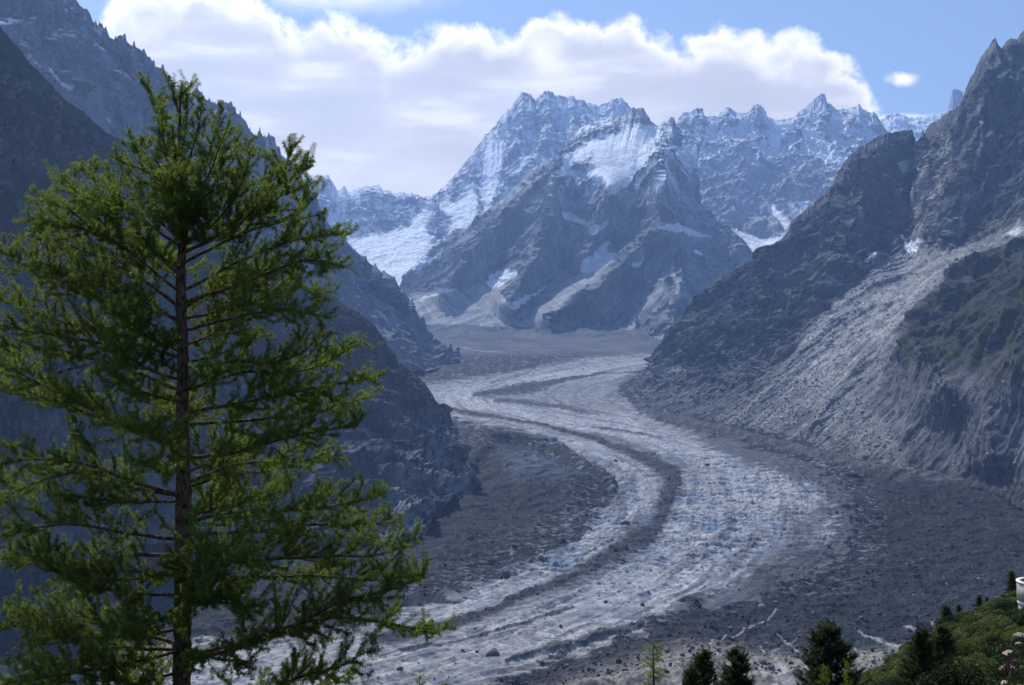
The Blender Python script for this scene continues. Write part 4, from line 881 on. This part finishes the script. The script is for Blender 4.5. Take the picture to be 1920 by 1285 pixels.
# ------------------------------------------------------------------ the large larch
def build_larch():
    rng = np.random.RandomState(12); TD = 23.0
    def W(px, py, D=TD): return at(px, py, D)
    root = empty('larch_tree', W(342, 1700)); loc = np.array(root.location)
    tag(root, 'tall green larch with a bare dark trunk, filling the left side beside the valley', 'tree')
    tr = [(342, 1700, 22), (342, 1400, 18.5), (342, 1285, 17), (341, 1150, 16.5), (343, 1000, 15.5), (343, 850, 13.5), (342, 700, 11.5), (341, 600, 10), (340, 500, 8.6), (343, 420, 7), (345, 370, 6), (340, 300, 4.6), (337, 240, 3.4), (336, 190, 2.3), (338, 160, 1.2), (339, 150, .7)]
    tp = np.array([W(x, y + 6 * math.sin(y * .01)) for x, y, r in tr]) - loc; rr = np.array([r / F * TD for _, _, r in tr])
    n = 150; path = smooth_path(tp, n); arc = np.linspace(0, 1, n); dd = np.concatenate([[0], np.cumsum(np.linalg.norm(np.diff(tp, axis=0), axis=1))]); dd /= dd[-1]
    rad = np.interp(arc, dd, rr); path[:, 0] += .012 * np.sin(arc * 40); path[:, 1] += .012 * np.cos(arc * 31)
    w = Wood(); w.tube(path, rad * (1 + .05 * rng.normal(size=n)), 18)
    w.build('trunk', BARK, root)
    def trunk_at(py):
        i = int(np.argmin(np.abs((path + loc)[:, 2] - W(340, py)[2]))); return path[i], rad[i]
    # traced limbs: start height on the trunk, then points of the limb in the photo, depth drift towards (-) or away from (+) the viewer
    T = [(330, [(362, 280), (378, 185)], -.3), (372, [(392, 290), (418, 205)], .3), (300, [(350, 230), (355, 160)], .2), (215, [(325, 180), (317, 148)], .1), (190, [(348, 170), (357, 156)], 0),
         (340, [(305, 230), (270, 158)], .3), (380, [(310, 300), (300, 200)], -.4), (400, [(290, 310), (246, 255)], .4), (430, [(300, 340), (214, 292)], -.6), (420, [(390, 330), (425, 245)], -.5), (440, [(410, 340), (465, 272)], .5), (470, [(430, 390), (472, 300)], -.9),
         (475, [(400, 448), (460, 405), (520, 350), (548, 278)], .5), (480, [(420, 440), (520, 380), (577, 302)], -.4), (500, [(450, 440), (560, 400), (583, 342)], 1.0), (545, [(430, 500), (560, 450), (641, 437)], .4), (565, [(460, 530), (580, 490), (648, 500)], -.7), (600, [(450, 575), (560, 540), (622, 552)], .9),
         (625, [(430, 600), (530, 580), (600, 592)], -1.2), (690, [(430, 680), (520, 680), (575, 660), (608, 625)], -.5), (735, [(450, 700), (580, 690), (678, 636)], .5), (775, [(450, 760), (600, 730), (704, 712)], -.6), (800, [(470, 790), (600, 770), (688, 748)], .6),
         (860, [(430, 850), (560, 810), (668, 792)], -1.0), (905, [(440, 870), (560, 860), (640, 850)], .9), (985, [(430, 962), (540, 958), (640, 945), (716, 925)], -.4), (1005, [(450, 1000), (600, 985), (700, 985), (742, 965)], .9), (1060, [(440, 1050), (600, 1040), (720, 1035), (772, 1005)], -.6),
         (1095, [(450, 1085), (600, 1080), (720, 1090), (792, 1078)], .5), (1228, [(430, 1215), (540, 1178), (620, 1160), (700, 1165), (780, 1180), (836, 1182)], -.5), (1236, [(430, 1222), (540, 1185), (640, 1130), (730, 1110), (790, 1085)], -1.3), (1330, [(450, 1310), (560, 1270), (640, 1250), (700, 1218)], -.8), (1350, [(460, 1330), (600, 1290), (660, 1262)], .8),
         (455, [(280, 400), (190, 350), (156, 318)], .5), (470, [(260, 410), (160, 370), (110, 343)], -.7), (520, [(250, 450), (140, 400), (80, 375)], .4), (545, [(240, 470), (130, 420), (55, 405)], -.3), (580, [(240, 510), (120, 460), (50, 440)], .9), (610, [(230, 540), (110, 510), (45, 480)], -1.0), (640, [(230, 580), (100, 530), (8, 472)], -.2),
         (668, [(230, 640), (110, 600), (0, 560)], .8), (700, [(240, 660), (120, 640), (0, 618)], -.9), (735, [(230, 690), (110, 660), (-20, 640)], .6), (848, [(260, 812), (180, 772), (90, 730), (0, 680), (-50, 650)], -.6), (830, [(240, 800), (120, 760), (0, 730), (-60, 720)], 1.0), (928, [(250, 905), (170, 875), (70, 860), (-40, 868)], -.4), (925, [(230, 915), (130, 890), (20, 930), (-50, 960)], .8),
         (1010, [(240, 1000), (130, 985), (20, 1000), (-60, 1012)], -.8), (1045, [(250, 1040), (160, 1060), (60, 1050), (-40, 1040)], .7), (1120, [(240, 1110), (150, 1090), (60, 1030)], -1.1), (1218, [(240, 1212), (150, 1200), (60, 1180), (-60, 1160)], -.4), (1205, [(230, 1180), (120, 1160), (10, 1145)], 1.1), (1300, [(240, 1280), (140, 1260), (40, 1240)], -.8), (1330, [(220, 1310), (100, 1290), (0, 1300)], .5)]
    limbs = []
    for py0, pts, dr in T:
        s, r = trunk_at(py0); k = len(pts); L = [s]
        for i, (x, y) in enumerate(pts): L.append(W(x, y, TD + dr * (i + 1) / k * 1.6) - loc)
        limbs.append((np.array(L), py0))
    env = [(150, 10), (250, 75), (350, 190), (450, 260), (600, 290), (750, 300), (950, 350), (1150, 420), (1300, 400)]
    for i in range(40):                                            # limbs that point towards or away from the viewer
        py0 = 320 + (i + rng.uniform(0, 1)) * 1020 / 40; s, r = trunk_at(py0); R_ = np.interp(py0, *zip(*env)) / F * TD * rng.uniform(.55, .92)
        a = math.radians(rng.choice([90, 270]) + rng.uniform(-52, 52)); up = np.interp(py0, [200, 500, 900, 1300], [.8, .45, .12, .02]); d = np.array([math.cos(a), math.sin(a), 0])
        L = [s, s + d * R_ * .5 + np.array([0, 0, up * R_ * .35]), s + d * R_ + np.array([0, 0, up * R_ * .85 + .1])]; limbs.append((np.array(L), py0))
    tc, tt, tone = [], [], []
    def tuft_line(P, step, tn, start=0.0):
        d = np.concatenate([[0], np.cumsum(np.linalg.norm(np.diff(P, axis=0), axis=1))]); n = max(2, int(d[-1] * (1 - start) / step)); s = np.linspace(d[-1] * start, d[-1], n)
        C = np.stack([np.interp(s, d, P[:, k]) for k in range(3)], -1); tc.append(C); tt.append(unit(np.gradient(C, axis=0) if n > 2 else np.repeat((P[-1:] - P[:1]), n, 0))); tone.append(np.full(n, tn))
    up = np.array([0, 0, 1.0])
    for L, py0 in limbs:
        n = 26; P = smooth_path(L, n); P += np.cumsum(rng.normal(0, .006, (n, 3)), axis=0); dd = np.concatenate([[0], np.cumsum(np.linalg.norm(np.diff(P, axis=0), axis=1))]); ln = dd[-1]
        w = Wood(); r0 = .007 + .0075 * ln; w.tube(P, r0 * (1 - np.linspace(0, 1, n)) ** .8 + .004, 7)
        ltone = np.clip(rng.normal(.5, .34), 0, 1); T_ = unit(np.gradient(P, axis=0))
        s = .16 * ln; side = 1
        tuft_line(P, .035, ltone, .55)
        while s < ln:
            i = int(np.searchsorted(dd, s)); i = min(max(i, 1), n - 1); p = P[i]; tg = T_[i]; fr = s / ln
            hz = unit(np.cross(tg, up)); roll = rng.normal(0, .75); lat = hz * math.cos(roll) * side + np.cross(hz, tg) * math.sin(roll)
            d = unit(tg * rng.uniform(.45, 1.0) + lat * rng.uniform(.6, 1.0) + up * rng.uniform(-.2, .45))
            bl = min(1.25, .38 * ln) * (1 - fr) ** .55 * (.55 + .45 * min(1, fr * 4)) * rng.uniform(.5, 1.2) + .06
            if py0 < 400: bl *= .62
            if fr < .35 and rng.uniform() < .35: bl *= .35
            m = 7; q = np.linspace(0, 1, m)[:, None]; curve = up * rng.uniform(.02, .28) * bl
            B = p + d * bl * q + curve * q ** 2 + np.cumsum(rng.normal(0, .010, (m, 3)), axis=0); w.tube(B, np.linspace(.0035 + .0055 * bl, .002, m), 4)
            tuft_line(B, .030, np.clip(ltone + rng.normal(0, .15), 0, 1), .12 if bl < .5 else .3)
            Tb = unit(np.gradient(B, axis=0)); u = .10 if bl > .3 else .06
            while u < bl:
                j = min(int(u / bl * (m - 1)), m - 2); fq = u / bl * (m - 1) - j; pp = B[j] + (B[j + 1] - B[j]) * fq; tb = Tb[j]
                l2 = unit(np.cross(tb, rng.normal(size=3))); d2 = unit(tb * .75 + l2 * .8 + up * .22)
                tl = rng.uniform(.13, .38) * (1.1 - .5 * u / bl); E = np.stack([pp, pp + d2 * tl * .5, pp + d2 * tl + up * tl * rng.uniform(0, .25)])
                w.tube(E, [.0026, .002, .0014], 3); tuft_line(E, .027, np.clip(ltone + rng.normal(0, .2), 0, 1), .1)
                u += rng.uniform(.09, .19)
            s += rng.uniform(.06, .15); side = -side
        w.build('limb', BARK if ln > 2.5 else TWIG, root)
    s, r = trunk_at(200)                                            # short shoots on the leader
    for i in range(26):
        py = rng.uniform(158, 330); s, r = trunk_at(py); a = rng.uniform(0, 6.28); E = np.stack([s, s + np.array([math.cos(a), math.sin(a), 1.0]) * rng.uniform(.06, .16)]); tuft_line(np.stack([E[0], (E[0] + E[1]) / 2, E[1]]), .03, .6)
    C = np.concatenate(tc); TT = np.concatenate(tt); tn = np.concatenate(tone)
    per = 15; V, Fc = needles(C, TT, rng, per, .058, .0135, .25)
    tn = np.clip(np.repeat(tn, per * 4) + np.repeat(rng.normal(0, .14, len(C) * per), 4), 0, 1)
    mesh_np('crown', V, Fc, LARCH, root, attrs={'tone': tn})
    print('larch needles', len(Fc))
build_larch()

# ------------------------------------------------------------------ small conifers
def conifer(name, h, wid, kind, seed, mat, nl=.07, nw=.011, bare=.04):
    """name: object name; kind: 'pine' (upturned bottle-brush shoots) or 'larch' (thin level sprays) or 'fir' (narrow cone)"""
    rng = np.random.RandomState(seed); root = empty(name, (0, 0, 0)); w = Wood(); n = 20; q = np.linspace(0, 1, n)
    P = np.stack([.03 * h * np.sin(q * 5) * .3, .02 * h * np.cos(q * 4) * .3, q * h], -1); w.tube(P, .02 * h * (1 - q) ** .9 + .006, 8); w.build('trunk', BARK, root)
    w = Wood(); tc, tt, tone = [], [], []
    z = bare * h
    while z < h * .985:
        f = z / h; k = {'pine': 7, 'larch': 4, 'fir': 7}[kind]
        sh = {'pine': (1 - f) ** .62 * (.55 + .45 * min(1, f * 4)), 'larch': (1 - f) ** .8, 'fir': (1 - f) ** .9}[kind]
        for j in range(k):
            a = rng.uniform(0, 6.28); R_ = wid / 2 * sh * rng.uniform(.6, 1.12) + .04; c = np.array([math.cos(a), math.sin(a), 0]); upv = {'pine': .75, 'larch': .15, 'fir': .1}[kind]
            m = 6; t = np.linspace(0, 1, m)[:, None]; b0 = np.array([np.interp(z, P[:, 2], P[:, 0]), np.interp(z, P[:, 2], P[:, 1]), z])
            B = b0 + c * R_ * t + np.array([0, 0, 1]) * R_ * (upv * t ** 1.7 - (.12 if kind != 'pine' else 0) * t) + np.cumsum(rng.normal(0, .008, (m, 3)), axis=0); w.tube(B, np.linspace(.004 + .006 * R_, .003, m), 4)
            tn = np.clip(rng.normal(.5, .2), 0, 1); ns = max(3, int(R_ / .09))
            lines = [(B[m // 2 if kind == 'pine' else 1:])]
            for s in range(ns):
                u = rng.uniform(.25, 1); jj = min(int(u * (m - 1)), m - 2); pp = B[jj]; d = unit(unit(B[jj + 1] - B[jj]) * .6 + unit(rng.normal(size=3)) * .7 + np.array([0, 0, .55 if kind == 'pine' else .05])); l = rng.uniform(.10, .30) * (1.0 if kind != 'larch' else 1.1) * (h / 6) ** .3
                E = np.stack([pp, pp + d * l * .5, pp + d * l + np.array([0, 0, l * (.35 if kind == 'pine' else .02)])]); w.tube(E, [.003, .0025, .002], 3); lines.append(E)
            for Lp in lines:
                d = np.linalg.norm(Lp[-1] - Lp[0]); nn = max(3, int(d / (.026 if kind == 'pine' else .035))); ti = np.linspace(0, len(Lp) - 1, nn); C = np.stack([np.interp(ti, np.arange(len(Lp)), Lp[:, k2]) for k2 in range(3)], -1)
                tc.append(C); tt.append(unit(np.gradient(C, axis=0))); tone.append(np.full(nn, tn))
        z += {'pine': .034, 'larch': .05, 'fir': .035}[kind] * h * rng.uniform(.7, 1.3) * (1 - .45 * f)
    w.build('branches', TWIG, root)
    C = np.concatenate(tc); per = 9 if kind == 'pine' else 6; V, Fc = needles(C, np.concatenate(tt), rng, per, nl, nw * (1.5 if kind == 'pine' else 1.0), 1.0 if kind == 'pine' else .4)
    tn = np.clip(np.repeat(np.concatenate(tone), per * 4) + np.repeat(rng.normal(0, .15, len(C) * per), 4), 0, 1)
    mesh_np('crown', V, Fc, mat, root, attrs={'tone': tn}); return root
def copy_tree(o):
    c = o.copy(); scene.collection.objects.link(c)
    for ch in o.children:
        d = ch.copy(); scene.collection.objects.link(d); d.parent = c
    return c
PINE = needle_mat('stone_pine_needles', (0.016, 0.034, 0.012), (0.055, 0.085, 0.022), (0.07, 0.10, 0.015), .3)
YLARCH = needle_mat('young_larch_needles', (0.07, 0.12, 0.02), (0.19, 0.26, 0.04), (0.36, 0.46, 0.03), .45)
FIRM = needle_mat('fir_needles', (0.022, 0.042, 0.016), (0.07, 0.10, 0.035), (0.06, 0.09, 0.015), .25)
def put(o, px, py_top, D, h, lab, cat='tree', group=None, rz=0.0, wide=1.0):
    """stands the tree on the hillside; its height follows from the photo's tree top"""
    p = at(px, py_top, D); zb = float(hill_z(p[0], D)) - .1; s = (p[2] - zb) / h
    o.location = (p[0], D, zb); o.scale = (s * wide, s * wide, s); o.rotation_euler = (0, 0, rz); tag(o, lab, cat, group); return s
pineA = conifer('stone_pine', 6.0, 2.7, 'pine', 31, PINE); pineB = conifer('stone_pine', 6.0, 1.9, 'pine', 32, PINE)
larA = conifer('larch_sapling', 4.6, 1.9, 'larch', 33, YLARCH, nl=.05, nw=.009); firA = conifer('fir_tree', 3.0, 1.15, 'fir', 34, FIRM, nl=.06, nw=.018)
G = 'stone pines below the viewpoint'
put(pineA, 1555, 1172, 44, 6.0, 'broad dark stone pine at the bottom edge, above a bright green young larch', 'tree', G, .3, 1.75)
put(pineB, 1322, 1229, 40, 6.0, 'narrow stone pine tip just right of the thin larch sapling', 'tree', G, 0, 1.5)
put(copy_tree(pineB), 1376, 1226, 40, 6.0, 'stone pine tip right beside the narrow one at the bottom edge', 'tree', G, 2.0, 1.7)
put(copy_tree(pineA), 1728, 1180, 46, 6.0, 'left one of the two dark stone pines standing on the green slope', 'tree', G, 1.1, 1.5)
put(copy_tree(pineA), 1768, 1177, 48, 6.0, 'right one of the two dark stone pines standing on the green slope', 'tree', G, 4.0, 1.6)
put(copy_tree(pineB), 1835, 1168, 75, 6.0, 'dark column-shaped pine deep in the green bushes', 'tree', G, 3.0, 1.5)
put(copy_tree(pineB), 1300, 1262, 38, 6.0, 'lowest small pine tip left of the narrow stone pine', 'tree', G, 5.0, 1.2)
G = 'young larches at the bottom edge'
put(larA, 1228, 1203, 32, 4.6, 'thin light green larch sapling with a spiky tip against the gravel', 'tree', G, 0, 1.0)
put(copy_tree(larA), 1545, 1246, 40, 4.6, 'bright green young larch in front of the broad stone pine, left tip', 'tree', G, 1.0, .9)
put(copy_tree(larA), 1587, 1238, 40, 4.6, 'bright green young larch in front of the broad stone pine, right tip', 'tree', G, 2.4, .9)
put(copy_tree(larA), 788, 1262, 27, 4.6, 'green larch sapling tip poking up beneath the cube-like boulder', 'tree', G, .6, .7)
put(copy_tree(larA), 835, 1276, 27, 4.6, 'smallest larch tip at the bottom edge right of the cube-like boulder', 'tree', G, 3.6, .7)
put(copy_tree(larA), 1870, 1262, 50, 4.6, 'light green larch sapling among the bushes left of the pink rocks', 'tree', G, 3.0, .8)
G = 'small firs along the edge of the green slope'
for i, (x, y, D, wd, lab) in enumerate([(1897, 1072, 127, 1.0, 'dark narrow fir directly left of the white round terrace'), (1773, 1136, 104, 1.3, 'bushy small fir at the outer edge of the slope, farthest from the terrace'), (1797, 1135, 107, .7, 'slim small fir just right of the bushy one on the slope edge'),
        (1836, 1117, 116, .9, 'dark small fir on the slope edge midway to the terrace'), (1851, 1120, 117, .8, 'small fir just right of the midway one on the slope edge'), (1868, 1122, 120, .7, 'lowest little fir on the slope edge near the narrow fir'), (1884, 1150, 105, 1.1, 'dark fir among the bushes below the narrow fir and terrace')]):
    o = firA if i == 0 else copy_tree(firA); put(o, x, y, D, 3.0, lab, 'tree', G, i * 1.3, wd * 1.6)
    p = at(x, y, D); o.location[2] = hill_z(p[0], D) - .1; 

# ------------------------------------------------------------------ bushes and ground cover on the slope
def leaf_blob(n, R_, rng, ls, flat=.8):
    """leaves gathered in clumps over a lumpy dome"""
    k = 26; cc = unit(rng.normal(size=(k, 3))); cc[:, 2] = np.abs(cc[:, 2]); cc *= np.array([1, 1, flat]) * R_ * rng.uniform(.45, .92, (k, 1)); cr = rng.uniform(.18, .34, k) * R_
    i = rng.randint(0, k, n); d = unit(rng.normal(size=(n, 3))); P = cc[i] + d * cr[i][:, None] * rng.uniform(.75, 1.0, (n, 1)); P[:, 2] = np.maximum(P[:, 2], .02)
    a = unit(rng.normal(size=(n, 3))); b = unit(np.cross(a, d + rng.normal(0, .5, (n, 3)))); s = ls * rng.uniform(.6, 1.2, (n, 1))
    V = np.stack([P - a * s, P + b * s * .55, P + a * s, P - b * s * .55], 1).reshape(-1, 3); tn = np.repeat(np.clip(rng.normal(.5, .22, n) + (rng.rand(k)[i] - .5) * .9, 0, 1), 4)
    return V, np.arange(n * 4).reshape(-1, 4), tn
def bush(seed, mat, n=7500, ls=.038):
    rng = np.random.RandomState(seed); root = empty('shrub', (0, 0, 0)); w = Wood()
    for i in range(9):
        a = rng.uniform(0, 6.28); d = np.array([math.cos(a) * .6, math.sin(a) * .6, .8]); w.tube(np.stack([[0, 0, -.1], d * .4, d * .85 + [0, 0, .05]]), [.025, .016, .006], 5)
    w.build('stems', TWIG, root); V, Fc, tn = leaf_blob(n, 1.0, rng, ls); mesh_np('foliage', V, Fc, mat, root, attrs={'tone': tn}); return root
B1 = needle_mat('alder_leaves', (0.016, 0.030, 0.010), (0.15, 0.185, 0.065), (0.12, 0.18, 0.03), .25, .8, .08); B2 = needle_mat('bilberry_leaves', (0.085, 0.11, 0.022), (0.17, 0.19, 0.035), (0.2, 0.25, 0.03), .3, .8, .08); B3 = needle_mat('juniper_leaves', (0.012, 0.022, 0.012), (0.055, 0.075, 0.036), (0.04, 0.06, 0.02), .2, .8, .08)
def build_bushes():
    rng = np.random.RandomState(91); pr = [bush(61, B1), bush(62, B1), bush(63, B2, 5000, .03), bush(64, B3)]
    names = ['mid green alder bush', 'broad leafy green alder bush', 'yellow-green low bush', 'dark grey-green juniper bush']
    grp = ['alder thicket on the slope', 'alder thicket on the slope', 'yellow-green bushes on the slope', 'juniper bushes on the slope']
    def zone(px, py, D):
        if px > 1850 and D > 84: return 'beside the white round terrace'
        if px > 1875: return 'around the pink rocks by the right edge'
        if D > 80 + max((px - 960) / F * D - 23, 0) * 1.56 - 14:
            return 'on the slope rim ' + ('down by the pale gravel' if px < 1715 else 'beneath the bushy small fir' if px < 1785 else 'just past the slim fir' if px < 1830 else 'towards the narrow fir')
        if px < 1700: return 'below the left stone pine of the pair'
        if px < 1800: return 'behind the pair of stone pines'
        return 'in the middle of the thicket near the column-shaped pine'
    used = [False] * 4; cnt = 0; tries = 0; pts = []
    while cnt < 190 and tries < 20000:
        tries += 1; px = rng.uniform(1590, 1960); D = rng.uniform(36, 150); x = (px - 960) / F * D
        yc = 80 + max(x - 23, 0) * 1.56
        if D > yc + 4: continue
        z = float(hill_z(x, D)); py = 642.5 - z / D * F
        if py > 1330: continue
        r = rng.uniform(.7, 1.4) * (1 + D / 260); rim = D > yc - 22
        if px > 1880 and D < 94 and py - 1.0 * r * F / D < 1134: continue
        if px > 1880 and abs(D - 92) < 4 + r: continue
        if any((x - a) ** 2 + (D - b) ** 2 < ((r + c) * .45) ** 2 for a, b, c in pts): continue
        if px > 1845 and D < 62: continue
        k = 2 if rng.rand() < (.5 if px > 1850 and py > 1150 else .10) else (3 if rng.rand() < .33 else rng.randint(0, 2))  # extra dark junipers added, standing in for shaded gaps between bushes
        if k == 2: r *= .6
        pts.append((x, D, r)); o = pr[k] if not used[k] else copy_tree(pr[k]); used[k] = True
        o.location = (x, D, z - .1); o.scale = (r, r, r * (rng.uniform(.5, .8) if rim else rng.uniform(.8, 1.25))); o.rotation_euler = (0, 0, rng.uniform(0, 6.28)); tag(o, names[k] + ' ' + zone(px, py, D), 'shrub', grp[k]); cnt += 1
    n = 90000; px = rng.uniform(1560, 1990, n); D = rng.uniform(30, 160, n) ; x = (px - 960) / F * D; x = np.concatenate([x, rng.uniform(-30, 40, 30000)]); D = np.concatenate([D, rng.uniform(18, 90, 30000)])
    P = np.stack([x, D, hill_z(x, D)], -1); N = len(P); P += np.stack([rng.normal(0, .1, N), rng.normal(0, .1, N), rng.uniform(0, .16, N)], -1)
    a = unit(rng.normal(size=(N, 3)) + [0, 0, .6]); b = unit(np.cross(a, rng.normal(size=(N, 3)))); s = rng.uniform(.03, .085, (N, 1)) * (1 + P[:, 1:2] / 90)
    V = np.stack([P - b * s * .4, P + b * s * .4, P + a * s + b * s * .2, P + a * s * 1.5], 1).reshape(-1, 3)
    tn = np.repeat(np.clip(.5 + fbm(P[:, 0] / 4, P[:, 1] / 4, o=3, seed=6) * .9 + rng.normal(0, .15, N), 0, 1), 4)
    tag(mesh_np('undergrowth', V, np.arange(N * 4).reshape(-1, 4), B3, attrs={'tone': tn}), kind='stuff')
build_bushes()
# pale rocks and the dark red shrub beside the path, bottom right
PINK = rock_mat('pinkish_granite', (0.36, 0.27, 0.22), (0.62, 0.50, 0.42)); GREYR = rock_mat('lichen_granite', (0.2, 0.19, 0.18), (0.48, 0.46, 0.42))
RED = needle_mat('dark_red_leaves', (0.035, 0.012, 0.018), (0.085, 0.02, 0.035), (0.12, 0.02, 0.04), .25)
def hill_hit(px, py):
    D = np.arange(12, 170, .25); z = hill_z((px - 960) / F * D, D); ray = -(py - 642.5) / F * D
    k = np.nonzero(z > ray)[0]; return float(D[k[0]]) if len(k) else 60.0
for i, (x, y, D, w, hr, m, lab) in enumerate([(1885, 1255, 46, 24, .9, PINK, 'tall pink granite block left of the dark red shrub'), (1900, 1262, 45, 20, 1.3, PINK, 'upright pink granite block right of the dark red shrub'), (1893, 1226, 50, 28, .4, PINK, 'flat pink rock above the dark red shrub'),
        (1884, 1282, 43, 18, .6, PINK, 'small pink rock at the bottom edge under the dark red shrub'), (1912, 1193, 58, 26, .35, GREYR, 'grey lichen-covered ledge rock at the right edge of the bushes'), (1914, 1208, 56, 16, .5, GREYR, 'small pale rock below the lichen-covered ledge at the right edge')]):
    P, f = rock_mesh_data(14, 700 + i); D = hill_hit(x, y + 6); p = at(x, y, D - .3); R_ = w / 2 / F * D; zg = float(hill_z(p[0], D)); o = mesh_np('rock', P * np.array([R_, R_, R_ * hr]), f, m)
    o.location = p; tag(o, lab, 'rock', 'pale rocks at the right edge')
D0 = hill_hit(1892, 1275); rt = empty('shrub', at(1890, 1272, D0 - 1.2)); rng = np.random.RandomState(5); w = Wood()
for i in range(7): d = unit(np.array([rng.normal(0, .25), rng.normal(0, .25), 1])); w.tube(np.stack([[0, 0, 0], d * .4, d * .8 + [.12, 0, .1]]), [.02, .012, .005], 5)
w.build('stems', TWIG, rt); V, Fc, tn = leaf_blob(900, .36 * D0 / 43, rng, .03, 1.6); V[:, 2] += .15; V[:, 0] += V[:, 2] * .25; mesh_np('foliage', V, Fc, RED, rt, attrs={'tone': tn})
tag(rt, 'dark red leggy shrub growing between the pink granite rocks', 'shrub')

# ------------------------------------------------------------------ round white terrace at the right edge
def build_terrace():
    D = 92.0; c = at(1949, 1090, D); R_ = 1.62; zt = c[2]; root = empty('round_terrace', (c[0], D, zt - 4.2))
    tag(root, 'round white walled lookout terrace with a dark red floor on the slope edge', 'terrace')
    wm, t, b = principled('white_render', (0.72, 0.72, 0.70), .85, .2); n = t.noise(t.new('ShaderNodeTexCoord').outputs['Object'], 1.5, 6, .6).outputs[0]
    t.link(t.mix(t.maprange(n, .35, .7), (0.30, 0.31, 0.31), (0.52, 0.52, 0.51)), b.inputs['Base Color'])  # render greyed, the wall's shaded side put into its colour
    rm, _, _ = principled('red_floor', (0.20, 0.035, 0.04), .8); gm, _, _ = principled('capstone', (0.78, 0.78, 0.76), .7)
    def ring(name, r0, r1, z0, z1, mat, parent=root):
        k = 72; a = np.arange(k) * 2 * math.pi / k; cs = np.stack([np.cos(a), np.sin(a)], -1)
        prof = [(r0, z0), (r1, z0), (r1, z1), (r0, z1)]; V = np.concatenate([np.concatenate([cs * r, np.full((k, 1), z)], 1) for r, z in prof]); f = []
        for i in range(4):
            for j in range(k): f.append((i * k + j, i * k + (j + 1) % k, ((i + 1) % 4) * k + (j + 1) % k, ((i + 1) % 4) * k + j))
        return mesh_np(name, V, np.array(f), mat, parent)
    ring('parapet', R_ - .22, R_, 2.7, 4.1, wm); ring('capstone', R_ - .27, R_ + .06, 4.103, 4.2, gm)
    ring('floor', .01, R_ - .223, 3.2, 3.45, rm); ring('slab_edge', R_ - .3, R_ - .03, 2.45, 2.697, gm); ring('pier', .01, R_ - .12, 0.0, 2.447, wm)
build_terrace()
